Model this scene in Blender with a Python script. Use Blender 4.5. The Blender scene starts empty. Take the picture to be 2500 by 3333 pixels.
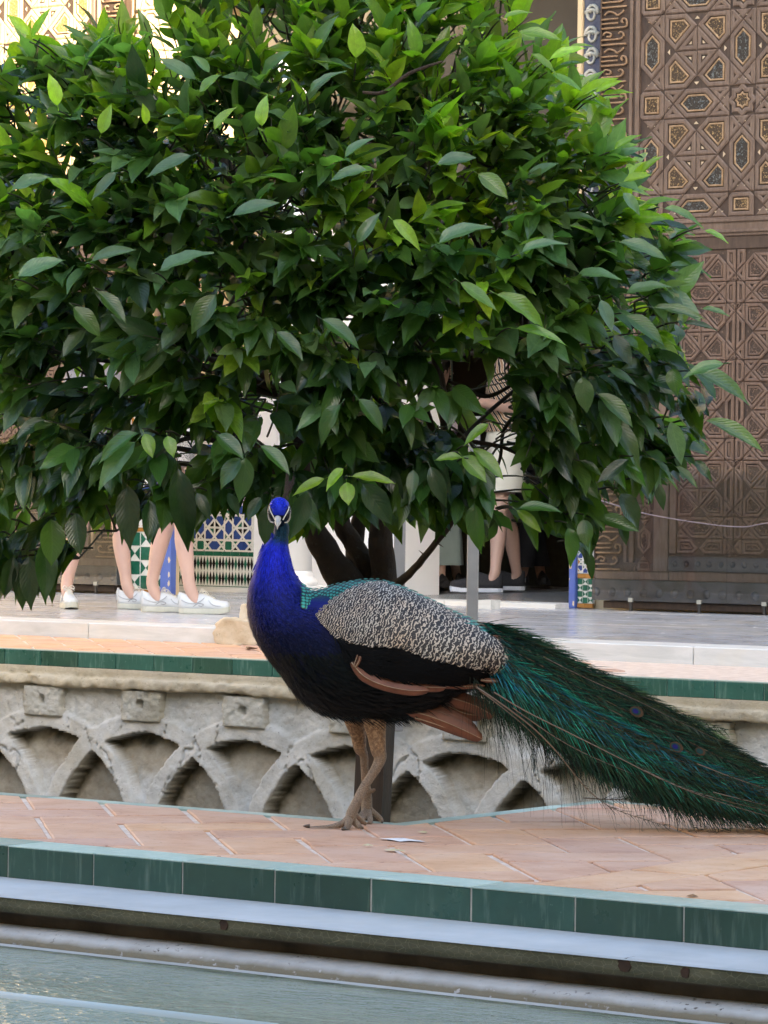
import bpy, bmesh, math, random
import numpy as np
from mathutils import Vector, Matrix, noise as mnoise
random.seed(7); rng = np.random.default_rng(11)
scene = bpy.context.scene
C = scene.collection
R = math.radians

# ------------------------------------------------------------------ camera, sky, sun, exposure
F_PX, TH, ROLL, HOR, HC = 11553.0, R(36), .012, 1634.0, .70     # measured on the 2500 x 3333 photograph
cam_d = bpy.data.cameras.new('camera'); cam = bpy.data.objects.new('camera', cam_d); C.objects.link(cam)
cam_d.sensor_fit = 'VERTICAL'; cam_d.sensor_height = 36; cam_d.lens = 36*F_PX/3333
cam_d.shift_y = -(1666.5-HOR)/3333
cam_d.clip_start = .05; cam_d.clip_end = 400
_r = Vector((math.cos(TH), math.sin(TH), 0)); _u = Vector((0, 0, 1)); _f = Vector((-math.sin(TH), math.cos(TH), 0))
cr = _r*math.cos(ROLL) + _u*math.sin(ROLL); cu = -_r*math.sin(ROLL) + _u*math.cos(ROLL)
M = Matrix((cr, cu, -_f)).transposed().to_4x4(); M.translation = (0, 0, HC)
cam.matrix_world = M
cam_d.dof.use_dof = True; cam_d.dof.focus_distance = 8.2; cam_d.dof.aperture_fstop = 64
scene.camera = cam

SUN_EL, SUN_AZ = 19.0, 128.0          # elevation; azimuth of the sun seen from the court, degrees from +Y towards +X
world = bpy.data.worlds.new('World'); scene.world = world; world.use_nodes = True
wn = world.node_tree; bg = wn.nodes['Background']
sky = wn.nodes.new('ShaderNodeTexSky'); sky.sky_type = 'NISHITA'; sky.sun_disc = False
sky.sun_elevation = R(SUN_EL); sky.sun_rotation = R(SUN_AZ); sky.air_density = 1.0; sky.dust_density = 2.2; sky.ozone_density = 1.0
wn.links.new(sky.outputs[0], bg.inputs[0]); bg.inputs[1].default_value = .15
sun_d = bpy.data.lights.new('sun', 'SUN'); sun_d.energy = 5.0; sun_d.angle = R(.53); sun_d.color = (1, .86, .64)
sun = bpy.data.objects.new('sun', sun_d); C.objects.link(sun)
sdir = Vector((math.sin(R(SUN_AZ))*math.cos(R(SUN_EL)), math.cos(R(SUN_AZ))*math.cos(R(SUN_EL)), math.sin(R(SUN_EL))))
sun.rotation_euler = sdir.to_track_quat('Z', 'Y').to_euler(); sun.location = (20, -20, 30)
scene.view_settings.view_transform = 'Standard'; scene.view_settings.look = 'None'
scene.view_settings.gamma = 1; scene.view_settings.use_curve_mapping = False
scene.view_settings.exposure = 2.6
scene.view_settings.use_white_balance = True; scene.view_settings.white_balance_temperature = 6850; scene.view_settings.white_balance_tint = 10

# ------------------------------------------------------------------ survey: photograph point -> place on a known plane
def ray(px, py):
    dx, dy = px-1250, py-HOR
    x = dx*math.cos(ROLL)+dy*math.sin(ROLL); y = -dx*math.sin(ROLL)+dy*math.cos(ROLL)
    c, s = math.cos(TH), math.sin(TH)
    return Vector((x/F_PX*c-s, x/F_PX*s+c, -y/F_PX))
O = Vector((0, 0, HC))
def onz(px, py, z=0): r = ray(px, py); return O+r*((z-HC)/r.z)
def onY(px, py, Y): r = ray(px, py); return O+r*(Y/r.y)
def onD(px, py, D): return O+ray(px, py)*D

# ------------------------------------------------------------------ object helpers
ORG = {}
def tag(o, label=None, cat=None, group=None, kind=None):
    if label: o['label'] = label
    if cat: o['category'] = cat
    if group: o['group'] = group
    if kind: o['kind'] = kind
    return o
def thing(name, label, cat, loc, group=None, kind=None):
    o = bpy.data.objects.new(name, None); o.empty_display_size = .1; C.objects.link(o)
    o.location = loc; ORG[o.name] = Vector(loc); tag(o, label, cat, group, kind); return o
def link(name, me, parent=None, org=None):
    o = bpy.data.objects.new(name, me); C.objects.link(o)
    if parent is not None:
        o.parent = parent; ORG[o.name] = ORG[parent.name]
    else:
        o.location = org if org is not None else (0, 0, 0); ORG[o.name] = Vector(o.location)
    return o
def mesh(name, V, Fc, m, parent=None, org=None, uv=None, col=None, smooth=False, mi=None):
    """V in world coordinates; faces; material or list of materials"""
    V = np.asarray(V, dtype=np.float64).reshape(-1, 3)
    o_ = ORG[parent.name] if parent is not None else Vector(org if org is not None else (0, 0, 0))
    V = V-np.array(o_)
    me = bpy.data.meshes.new(name)
    if isinstance(Fc, np.ndarray):
        k = Fc.shape[1]; n = len(Fc)
        me.vertices.add(len(V)); me.vertices.foreach_set('co', V.ravel())
        me.loops.add(n*k); me.loops.foreach_set('vertex_index', Fc.astype(np.int32).ravel())
        me.polygons.add(n); me.polygons.foreach_set('loop_start', np.arange(0, n*k, k, dtype=np.int32))
        me.update(calc_edges=True)
    else:
        me.from_pydata([tuple(v) for v in V], [], [tuple(f) for f in Fc])
    ms = m if isinstance(m, (list, tuple)) else [m]
    for x in ms: me.materials.append(x)
    if mi is not None: me.polygons.foreach_set('material_index', np.asarray(mi, dtype=np.int32))
    if smooth: me.polygons.foreach_set('use_smooth', np.ones(len(me.polygons), dtype=bool))
    if col is not None:
        a = me.color_attributes.new('Col', 'FLOAT_COLOR', 'POINT')
        c = np.asarray(col, dtype=np.float32)
        if c.shape[1] == 3: c = np.hstack([c, np.ones((len(c), 1), dtype=np.float32)])
        a.data.foreach_set('color', c.ravel())
    if uv is not None:
        l = me.uv_layers.new(name='UVMap'); vi = np.empty(len(me.loops), dtype=np.int32); me.loops.foreach_get('vertex_index', vi)
        l.data.foreach_set('uv', np.asarray(uv, dtype=np.float32)[vi].ravel())
    me.validate(); me.update()
    return link(name, me, parent, org)
class MB:
    """collects simple shapes into one mesh"""
    def __init__(s): s.v = []; s.f = []; s.m = []
    def add(s, V, Fc, mi=0):
        n = len(s.v); s.v += [tuple(v) for v in V]; s.f += [tuple(i+n for i in f) for f in Fc]; s.m += [mi]*len(Fc)
    def box(s, a, b, mi=0, bev=0):
        (x0, y0, z0), (x1, y1, z1) = a, b
        if bev <= 0:
            s.add([(x0,y0,z0),(x1,y0,z0),(x1,y1,z0),(x0,y1,z0),(x0,y0,z1),(x1,y0,z1),(x1,y1,z1),(x0,y1,z1)],
                  [(0,3,2,1),(4,5,6,7),(0,1,5,4),(1,2,6,5),(2,3,7,6),(3,0,4,7)], mi); return
        V, Fs = bevbox(x0, y0, z0, x1, y1, z1, bev); s.add(V, Fs, mi)
    def tube(s, P, rad, n=8, mi=0, cap=True):
        V, Fs = tube(P, rad, n, cap); s.add(V, Fs, mi)
    def build(s, name, m, parent=None, org=None, smooth=False):
        return mesh(name, s.v, s.f, m, parent, org, smooth=smooth, mi=s.m)
def bevbox(x0, y0, z0, x1, y1, z1, b):
    bm = bmesh.new(); bmesh.ops.create_cube(bm, size=1)
    for v in bm.verts: v.co = Vector(((x0+x1)/2+v.co.x*(x1-x0), (y0+y1)/2+v.co.y*(y1-y0), (z0+z1)/2+v.co.z*(z1-z0)))
    bmesh.ops.bevel(bm, geom=bm.edges[:], offset=b, segments=1, affect='EDGES')
    V = [v.co.copy() for v in bm.verts]; Fs = [tuple(v.index for v in f.verts) for f in bm.faces]; bm.free(); return V, Fs
def tube(P, rad, n=8, cap=True):
    P = [Vector(p) for p in P]; k = len(P)
    if not hasattr(rad, '__len__'): rad = [rad]*k
    V = []; Fs = []; up = None
    for i, p in enumerate(P):
        t = (P[min(i+1, k-1)]-P[max(i-1, 0)]); t = t.normalized() if t.length > 1e-9 else Vector((0, 0, 1))
        if up is None: up = Vector((0, 0, 1)) if abs(t.z) < .9 else Vector((1, 0, 0))
        a = t.cross(up).normalized(); b = a.cross(t).normalized(); up = b
        rr = rad[i] if hasattr(rad[i], '__len__') else (rad[i], rad[i])
        for j in range(n):
            q = 2*math.pi*j/n; V.append(p+a*math.cos(q)*rr[0]+b*math.sin(q)*rr[1])
    for i in range(k-1):
        for j in range(n):
            Fs.append((i*n+j, i*n+(j+1) % n, (i+1)*n+(j+1) % n, (i+1)*n+j))
    if cap:
        Fs.append(tuple(range(n))[::-1]); Fs.append(tuple((k-1)*n+j for j in range(n)))
    return V, Fs
def rings(RG, cap=True):
    """loft through rings of equal point count"""
    n = len(RG[0]); V = [p for r in RG for p in r]; Fs = []
    for i in range(len(RG)-1):
        for j in range(n): Fs.append((i*n+j, i*n+(j+1) % n, (i+1)*n+(j+1) % n, (i+1)*n+j))
    if cap: Fs.append(tuple(range(n))[::-1]); Fs.append(tuple((len(RG)-1)*n+j for j in range(n)))
    return V, Fs
def smooth_curve(P, k=6):
    P = [Vector(p) for p in P]; out = []
    for i in range(len(P)-1):
        p0, p1, p2, p3 = P[max(i-1, 0)], P[i], P[i+1], P[min(i+2, len(P)-1)]
        for j in range(k):
            t = j/k
            out.append(.5*((2*p1)+(-p0+p2)*t+(2*p0-5*p1+4*p2-p3)*t*t+(-p0+3*p1-3*p2+p3)*t**3))
    out.append(P[-1]); return out

# ------------------------------------------------------------------ materials
def newmat(name):
    m = bpy.data.materials.new(name); m.use_nodes = True
    nt = m.node_tree; return m, nt, nt.nodes['Principled BSDF']
def N(nt, t, **k):
    n = nt.nodes.new('ShaderNode'+t)
    for a, v in k.items():
        if a in n.inputs: n.inputs[a].default_value = v
        else: setattr(n, a, v)
    return n
def coords(nt, kind='pos', scale=(1, 1, 1), rot=(0, 0, 0)):
    if kind == 'pos': src = N(nt, 'NewGeometry').outputs['Position']
    elif kind == 'uv': src = N(nt, 'TexCoord').outputs['UV']
    else: src = N(nt, 'TexCoord').outputs['Object']
    mp = N(nt, 'Mapping'); mp.inputs['Scale'].default_value = scale; mp.inputs['Rotation'].default_value = rot
    nt.links.new(src, mp.inputs[0]); return mp.outputs[0]
def noise(nt, co, scale, detail=5, rough=.6, dist=0):
    n = N(nt, 'TexNoise'); n.inputs['Scale'].default_value = scale; n.inputs['Detail'].default_value = detail
    n.inputs['Roughness'].default_value = rough; n.inputs['Distortion'].default_value = dist
    nt.links.new(co, n.inputs['Vector']); return n.outputs['Fac']
def ramp(nt, fac, stops):
    r = N(nt, 'ValToRGB'); e = r.color_ramp.elements
    while len(e) < len(stops): e.new(.5)
    for i, (p, c) in enumerate(stops): e[i].position = p; e[i].color = (*c, 1) if len(c) == 3 else c
    nt.links.new(fac, r.inputs[0]); return r.outputs[0]
def mix(nt, fac, a, b, mode='MIX'):
    n = N(nt, 'Mix', data_type='RGBA', blend_type=mode)
    for s, v in ((0, fac), (6, a), (7, b)):
        if isinstance(v, (int, float)): n.inputs[s].default_value = v
        elif isinstance(v, tuple): n.inputs[s].default_value = (*v, 1) if len(v) == 3 else v
        else: nt.links.new(v, n.inputs[s])
    return n.outputs[2]
def math_(nt, op, a, b=0.0):
    n = N(nt, 'Math', operation=op)
    for s, v in ((0, a), (1, b)):
        if isinstance(v, (int, float)): n.inputs[s].default_value = v
        else: nt.links.new(v, n.inputs[s])
    return n.outputs[0]
def bump(nt, h, strength=.3, dist=.01, prev=None):
    b = N(nt, 'Bump'); b.inputs['Strength'].default_value = strength; b.inputs['Distance'].default_value = dist
    nt.links.new(h, b.inputs['Height'])
    if prev is not None: nt.links.new(prev, b.inputs['Normal'])
    return b.outputs[0]
def objrand(nt, lo, hi):
    oi = N(nt, 'ObjectInfo'); m = N(nt, 'MapRange'); m.inputs[3].default_value = lo; m.inputs[4].default_value = hi
    nt.links.new(oi.outputs['Random'], m.inputs[0]); return m.outputs[0]
def hsv(nt, c, h=.5, s=1.0, v=1.0):
    n = N(nt, 'HueSaturation')
    for k, x in (('Hue', h), ('Saturation', s), ('Value', v)):
        if isinstance(x, (int, float)): n.inputs[k].default_value = x
        else: nt.links.new(x, n.inputs[k])
    nt.links.new(c, n.inputs['Color']); return n.outputs[0]
def simple(name, c1, c2=None, scale=6, rough=.6, bs=0, bscale=60, kind='pos', stretch=(1, 1, 1), spec=.5, var=0, metal=0, detail=6, bd=.004, lo=.35, hi=.65, coat=0):
    m, nt, p = newmat(name)
    co = coords(nt, kind, stretch)
    col = None
    if c2 is not None:
        col = ramp(nt, noise(nt, co, scale, detail), [(lo, c1), (hi, c2)])
        if var: col = hsv(nt, col, v=objrand(nt, 1-var, 1+var))
        nt.links.new(col, p.inputs['Base Color'])
    else: p.inputs['Base Color'].default_value = (*c1, 1)
    p.inputs['Roughness'].default_value = rough; p.inputs['Specular IOR Level'].default_value = spec; p.inputs['Metallic'].default_value = metal
    p.inputs['Coat Weight'].default_value = coat
    if bs: nt.links.new(bump(nt, noise(nt, co, bscale, 8, .65), bs, bd), p.inputs['Normal'])
    return m
def vcolmat(name, rough=.5, spec=.5, bs=0, bscale=80, bd=.002, transl=0, coat=0, sheen=0):
    m, nt, p = newmat(name)
    a = N(nt, 'VertexColor'); a.layer_name = 'Col'
    nt.links.new(a.outputs[0], p.inputs['Base Color']); p.inputs['Roughness'].default_value = rough
    p.inputs['Specular IOR Level'].default_value = spec; p.inputs['Coat Weight'].default_value = coat
    if sheen: p.inputs['Sheen Weight'].default_value = sheen
    if bs: nt.links.new(bump(nt, noise(nt, coords(nt, 'pos'), bscale, 6), bs, bd), p.inputs['Normal'])
    return m

# terracotta paving brick
def mk_brick():
    m, nt, p = newmat('terracotta brick')
    co = coords(nt, 'pos'); cs = coords(nt, 'obj', (3, 22, 6))
    base = ramp(nt, noise(nt, co, 7, 6, .65), [(.28, (.45, .215, .115)), (.5, (.575, .325, .20)), (.74, (.66, .43, .295))])
    base = mix(nt, ramp(nt, noise(nt, cs, 2.2, 5, .6), [(.45, (0, 0, 0)), (.66, (.55, .55, .55))]), base, (.62, .37, .24))
    base = mix(nt, ramp(nt, noise(nt, co, 3.1, 4), [(.46, (0, 0, 0)), (.7, (.5, .5, .5))]), base, (.60, .41, .33))
    base = mix(nt, ramp(nt, noise(nt, co, 60, 3), [(.62, (0, 0, 0)), (.72, (.7, .7, .7))]), base, (.30, .12, .06))
    base = hsv(nt, base, h=objrand(nt, .493, .507), v=objrand(nt, .91, 1.07), s=objrand(nt, .9, 1.05))
    nt.links.new(base, p.inputs['Base Color']); p.inputs['Roughness'].default_value = .62
    b = bump(nt, noise(nt, coords(nt, 'obj', (2, 26, 3)), 4, 5, .6), .5, .004)
    nt.links.new(bump(nt, noise(nt, co, 120, 4), .3, .001, b), p.inputs['Normal']); return m
M_brick = mk_brick()
M_mortar = simple('pale mortar', (.56, .44, .36), (.72, .60, .51), 18, .9, .6, 90)
def mk_green(name, a, b, c, rough=.22):
    m, nt, p = newmat(name)
    co = coords(nt, 'pos'); st = coords(nt, 'pos', (7, 7, .8))
    col = ramp(nt, noise(nt, co, 5, 8, .7), [(.3, a), (.65, b)])
    col = mix(nt, ramp(nt, noise(nt, st, 9, 4, .6), [(.54, (0, 0, 0)), (.72, (.42, .42, .42))]), col, c)
    col = mix(nt, ramp(nt, noise(nt, co, 70, 4, .7), [(.66, (0, 0, 0)), (.74, (.8, .8, .8))]), col, c)
    col = hsv(nt, col, v=objrand(nt, .72, 1.3), h=objrand(nt, .485, .512))
    nt.links.new(col, p.inputs['Base Color'])
    rr = ramp(nt, noise(nt, co, 9, 5), [(.3, (rough,)*3), (.7, (rough+.3,)*3)]); nt.links.new(rr, p.inputs['Roughness'])
    nt.links.new(bump(nt, noise(nt, co, 22, 6), .15, .003), p.inputs['Normal']); return m
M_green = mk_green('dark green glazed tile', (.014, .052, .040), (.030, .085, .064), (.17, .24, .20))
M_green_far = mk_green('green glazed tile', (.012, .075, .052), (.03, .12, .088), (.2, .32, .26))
M_green_top = mk_green('pale green tile top', (.26, .37, .31), (.38, .46, .40), (.62, .64, .58), .3)  # tops paler than fronts: glaze reflection put into the colour
M_grout = simple('grey grout', (.36, .33, .29), (.52, .5, .45), 30, .9)
def mk_plaster(name, a, b, c, stain, rough=.85, bs=.8):
    m, nt, p = newmat(name)
    co = coords(nt, 'pos')
    col = ramp(nt, noise(nt, co, 5, 8, .7), [(.3, a), (.5, b), (.72, c)])
    col = mix(nt, ramp(nt, noise(nt, co, 2.1, 7, .7), [(.5, (0, 0, 0)), (.68, (.75, .75, .75))]), col, stain)
    col = mix(nt, ramp(nt, noise(nt, co, 55, 5, .7), [(.60, (0, 0, 0)), (.74, (.8, .8, .8))]), col, (.12, .11, .09))
    nt.links.new(col, p.inputs['Base Color']); p.inputs['Roughness'].default_value = rough
    b1 = bump(nt, noise(nt, co, 26, 8, .75), bs, .012)
    nt.links.new(bump(nt, noise(nt, co, 130, 5, .7), bs, .003, b1), p.inputs['Normal']); return m
M_stone = mk_plaster('weathered stucco', (.30, .285, .235), (.44, .43, .375), (.58, .575, .53), (.36, .33, .24))
M_stone_back = mk_plaster('earthy render', (.26, .22, .155), (.36, .315, .23), (.44, .40, .32), (.22, .19, .11))
M_cornice = mk_plaster('cream render', (.40, .335, .225), (.52, .455, .33), (.58, .52, .41), (.34, .30, .24))
def mk_white():
    m, nt, p = newmat('whitewashed mortar')
    co = coords(nt, 'pos')
    col = ramp(nt, noise(nt, co, 4, 7, .6), [(.3, (.34, .36, .37)), (.7, (.46, .48, .49))])
    col = mix(nt, ramp(nt, noise(nt, co, 1.7, 6, .65), [(.52, (0, 0, 0)), (.75, (.45, .45, .45))]), col, (.45, .43, .36))
    nt.links.new(col, p.inputs['Base Color']); p.inputs['Roughness'].default_value = .75
    nt.links.new(bump(nt, noise(nt, co, 45, 7), .35, .004), p.inputs['Normal']); return m
M_white = mk_white()
def mk_lip():
    m, nt, p = newmat('pool lip plaster')
    co = coords(nt, 'pos')
    col = ramp(nt, noise(nt, co, 6, 7, .65), [(.3, (.40, .40, .40)), (.7, (.58, .59, .60))])
    g = N(nt, 'SeparateXYZ'); nt.links.new(N(nt, 'NewGeometry').outputs['Position'], g.inputs[0])
    zz = N(nt, 'MapRange'); zz.inputs[1].default_value = -.133; zz.inputs[2].default_value = -.143; nt.links.new(math_(nt, 'ADD', g.outputs[2], math_(nt, 'MULTIPLY', noise(nt, co, 20, 4), .010)), zz.inputs[0])
    col = mix(nt, zz.outputs[0], col, (.20, .175, .125))
    col = mix(nt, ramp(nt, noise(nt, co, 75, 4, .6), [(.61, (0, 0, 0)), (.67, (.9, .9, .9))]), col, mix(nt, ramp(nt, noise(nt, co, 5, 3), [(.45, (0, 0, 0)), (.6, (1, 1, 1))]), (.48, .47, .48), (.07, .06, .05)))
    nt.links.new(col, p.inputs['Base Color']); p.inputs['Roughness'].default_value = .8
    nt.links.new(bump(nt, noise(nt, co, 60, 7, .7), .7, .005), p.inputs['Normal']); return m
M_lip = mk_lip()
def mk_fascia():
    m, nt, p = newmat('fibre reinforced dark mortar')
    co = coords(nt, 'pos', (1, 1, 1.0))
    v = N(nt, 'TexVoronoi', feature='DISTANCE_TO_EDGE'); v.inputs['Scale'].default_value = 60; nt.links.new(coords(nt, 'pos', (1, 1, 1.8), (0, .6, 0)), v.inputs['Vector'])
    col = ramp(nt, noise(nt, co, 8, 6), [(.3, (.075, .072, .048)), (.7, (.15, .14, .095))])
    col = mix(nt, ramp(nt, v.outputs['Distance'], [(.0, (.5, .5, .5)), (.03, (0, 0, 0))]), col, (.36, .34, .24))
    nt.links.new(col, p.inputs['Base Color']); p.inputs['Roughness'].default_value = .8
    return m
M_fascia = mk_fascia()
M_damp = simple('damp brown mortar', (.055, .035, .022), (.13, .09, .06), 9, .8, .5, 50)
M_rust = simple('rusty stain', (.025, .014, .009), (.06, .03, .02), 30, .9)
def mk_marble(name, a, b, rough=.12, yel=0.0):
    m, nt, p = newmat(name)
    co = coords(nt, 'pos', (1.2, 9, 9)); c2 = coords(nt, 'pos')
    col = ramp(nt, noise(nt, co, 2.4, 8, .65, .6), [(.32, a), (.62, b)])
    col = mix(nt, ramp(nt, noise(nt, c2, 1.4, 6, .6), [(.5, (0, 0, 0)), (.72, (.5, .5, .5))]), col, (.62, .56, .44))
    col = hsv(nt, col, v=objrand(nt, .92, 1.06))
    nt.links.new(col, p.inputs['Base Color'])
    rr = ramp(nt, noise(nt, c2, 7, 6), [(.3, (rough,)*3), (.7, (rough+.16,)*3)]); nt.links.new(rr, p.inputs['Roughness'])
    nt.links.new(bump(nt, noise(nt, c2, 5, 4), .05, .01), p.inputs['Normal']); return m
M_marble = mk_marble('grey veined marble', (.29, .32, .36), (.56, .58, .61))
M_marble_step = mk_marble('pale marble riser', (.50, .52, .51), (.66, .67, .66), .35)
def mk_wood(name, a, b, c):
    m, nt, p = newmat(name)
    co = coords(nt, 'pos', (6, 6, 1.2)); c2 = coords(nt, 'pos')
    col = ramp(nt, noise(nt, co, 8, 8, .7), [(.3, a), (.5, b), (.75, c)])
    col = mix(nt, ramp(nt, noise(nt, c2, 2.5, 6), [(.5, (0, 0, 0)), (.7, (.5, .5, .5))]), col, a)
    nt.links.new(col, p.inputs['Base Color']); p.inputs['Roughness'].default_value = .6
    nt.links.new(bump(nt, noise(nt, co, 25, 8, .7), .4, .003), p.inputs['Normal']); return m
M_wood = mk_wood('weathered cedar', (.085, .056, .041), (.130, .090, .069), (.185, .138, .112))
M_wood_dark = mk_wood('dark cedar board', (.030, .018, .013), (.055, .034, .024), (.085, .055, .04))
M_wood_red = mk_wood('reddish cedar', (.080, .050, .038), (.130, .084, .062), (.18, .125, .098))
def mk_carve(name, hi, lo, scale=70):
    m, nt, p = newmat(name)
    v = N(nt, 'TexVoronoi', feature='SMOOTH_F1'); v.inputs['Scale'].default_value = scale
    co = coords(nt, 'pos'); nt.links.new(mix(nt, .06, co, N(nt, 'TexNoise').outputs['Color']), v.inputs['Vector'])
    wv = noise(nt, co, scale*.8, 2, .5, 2.5)
    f = math_(nt, 'ADD', math_(nt, 'MULTIPLY', v.outputs['Distance'], .8), math_(nt, 'MULTIPLY', wv, .6))
    col = ramp(nt, f, [(.46, hi), (.58, lo)]); nt.links.new(col, p.inputs['Base Color'])
    p.inputs['Roughness'].default_value = .7
    nt.links.new(bump(nt, ramp(nt, f, [(.44, (1, 1, 1)), (.6, (0, 0, 0))]), .8, .006), p.inputs['Normal']); return m
M_carve_blue = mk_carve('blue grey carved wood', (.115, .135, .14), (.022, .018, .014))
M_carve_gold = mk_carve('ochre carved wood', (.33, .225, .10), (.045, .028, .015))
M_carve_brown = mk_carve('brown carved wood', (.19, .122, .085), (.045, .028, .02))
M_frame_gold = simple('worn gilt edge', (.22, .14, .075), (.36, .25, .15), 30, .6, .3, 80)
M_inlay = simple('bone inlay', (.40, .31, .20), (.55, .45, .32), 20, .5)
M_iron = simple('old iron plate', (.045, .046, .05), (.085, .087, .095), 8, .5, .5, 30, metal=.35)
M_plaster = simple('cream plaster', (.50, .38, .22), (.62, .50, .32), 3, .85, .3, 40)
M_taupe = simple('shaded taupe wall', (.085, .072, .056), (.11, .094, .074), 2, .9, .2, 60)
M_whitewall = simple('white wall', (.80, .81, .82), (.86, .86, .86), 3, .6, .1, 20)
M_colmarble = simple('white marble column', (.80, .81, .81), (.86, .86, .85), 4, .35, .1, 20)
M_blue = simple('chipped blue paint', (.055, .10, .36), (.08, .14, .42), 5, .55, .3, 40)
M_chip = simple('bare ochre plaster', (.5, .36, .18), (.68, .58, .42), 20, .8)
M_t_white = simple('white glazed mosaic', (.60, .60, .55), (.70, .70, .66), 20, .25)
M_t_blue = simple('cobalt glazed mosaic', (.02, .045, .17), (.035, .075, .26), 15, .2)
M_t_green = simple('green glazed mosaic', (.010, .085, .05), (.02, .13, .08), 15, .2)
M_t_black = simple('black glazed mosaic', (.006, .007, .008), (.015, .016, .018), 15, .2)
M_t_ochre = simple('amber glazed mosaic', (.30, .13, .025), (.42, .20, .05), 15, .25)
M_post = simple('brushed grey metal post', (.27, .275, .285), (.33, .335, .345), 5, .4, metal=.3)
M_earth = simple('garden soil', (.03, .022, .014), (.08, .06, .04), 9, .95, .8, 30)
# ------------------------------------------------------------------ setting: pool
def mk_water():
    m, nt, p = newmat('still green pool water')
    co = coords(nt, 'pos', (1, 1, 1), (0, 0, R(-20)))
    p.inputs['Base Color'].default_value = (.105, .145, .115, 1)
    nt.links.new(ramp(nt, noise(nt, coords(nt, 'pos', (1, 3, 1)), 2.5, 6), [(.3, (.13, .165, .11)), (.7, (.27, .30, .215))]), p.inputs['Base Color'])
    p.inputs['Roughness'].default_value = .045; p.inputs['IOR'].default_value = 1.33
    b1 = bump(nt, noise(nt, coords(nt, 'pos', (1, 2.2, 1), (0, 0, R(-25))), 22, 3, .55, .6), .55, .03)
    b2 = bump(nt, noise(nt, coords(nt, 'pos', (1, 2.6, 1), (0, 0, R(-30))), 90, 2, .5), .25, .004, b1)
    nt.links.new(b2, p.inputs['Normal']); return m
mesh('water', [(-30, -6, -.160), (20, -6, -.160), (20, 5.12, -.160), (-30, 5.12, -.160)], [(0, 1, 2, 3)], mk_water()).update_tag()
tag(bpy.data.objects['water'], kind='structure')
NE, LF = 5.345, 5.10            # walkway edge, front of the white ledge
def profile_sheet(name, prof, x0, x1, nx, m, amp=0, parent=None, seed=0, kind='structure', mi=None):
    V = []; k = len(prof)
    for i in range(nx+1):
        x = x0+(x1-x0)*i/nx
        for j, (y, z) in enumerate(prof):
            a = amp if 0 < j < k-1 else amp*.3
            dy = a*mnoise.noise(Vector((x*5, j*.35+seed, 1)))+a*.5*mnoise.noise(Vector((x*23, j*.8+seed, 7)))
            dz = a*.6*mnoise.noise(Vector((x*6, j*.35+seed, 9)))+a*.3*mnoise.noise(Vector((x*30, j*.8+seed, 3)))
            V.append((x, y+dy, z+dz))
    F_ = np.array([(i*k+j, (i+1)*k+j, (i+1)*k+j+1, i*k+j+1) for i in range(nx) for j in range(k-1)])
    o = mesh(name, V, F_, m, parent, smooth=True)
    if kind and parent is None: tag(o, kind=kind)
    return o
profile_sheet('pool_ledge', [(NE+.02, -.0650), (NE-.05, -.0655), (LF+.08, -.0658), (LF+.012, -.0662), (LF+.003, -.0668), (LF, -.0695)], -9, 2, 500, M_white, .0016)
profile_sheet('ledge_fascia', [(LF+.0025, -.0685), (LF+.005, -.084), (LF+.007, -.0965), (LF+.02, -.100)], -9, 2, 300, M_fascia, .0010)
profile_sheet('pool_wall', [(LF+.018, -.0985), (LF+.05, -.108), (LF+.055, -.150)], -9, 2, 300, M_damp, .003, seed=3)
pr = [(LF+.11, -.1275), (LF+.075, -.1268), (LF+.045, -.1276), (LF+.022, -.131), (LF+.004, -.1375), (LF-.007, -.147), (LF-.012, -.157), (LF-.012, -.166), (LF-.010, -.176), (LF-.01, -.22)]
profile_sheet('pool_lip', pr, -9, 2, 700, M_lip, .0035, seed=8)
profile_sheet('water_edge', [(LF-.0125, -.1560), (LF-.0165, -.1575), (LF-.0195, -.1596)], -9, 2, 500, M_white, .0012, seed=5)
# added tube standing in for a pale reflection stripe on the water
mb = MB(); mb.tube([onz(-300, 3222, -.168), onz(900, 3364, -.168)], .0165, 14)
o = mb.build('reflection_tube', simple('pale reflection stripe', (.36, .42, .42)), org=tuple(onz(100, 3260, -.168)), smooth=True)
tag(o, 'pale tube standing in for a reflection stripe on the green pool', 'reflection_tube')
# stains and holes in the fascia
for (px, py, w) in ((728, 3005, 16), (2033, 3137, 20), (2230, 3160, 14)):
    c = onY(px, py, LF+.003); mb = MB()
    ang = [math.pi*2*i/14 for i in range(14)]
    rr = [w/1500*random.uniform(.8, 1.15) for _ in ang]
    V = [(c.x+r*math.cos(a), LF+.002, c.z+.7*r*math.sin(a)-(.006 if math.sin(a) < -.5 else 0)) for a, r in zip(ang, rr)]
    V2 = [(x, LF+.03, z) for x, y, z in V]
    mb.add(V+V2, [tuple(range(14)), ]+[(i, (i+1) % 14, 14+(i+1) % 14, 14+i) for i in range(14)], 0)
    tag(mb.build('rust_stain', M_rust), kind='structure')
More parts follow.
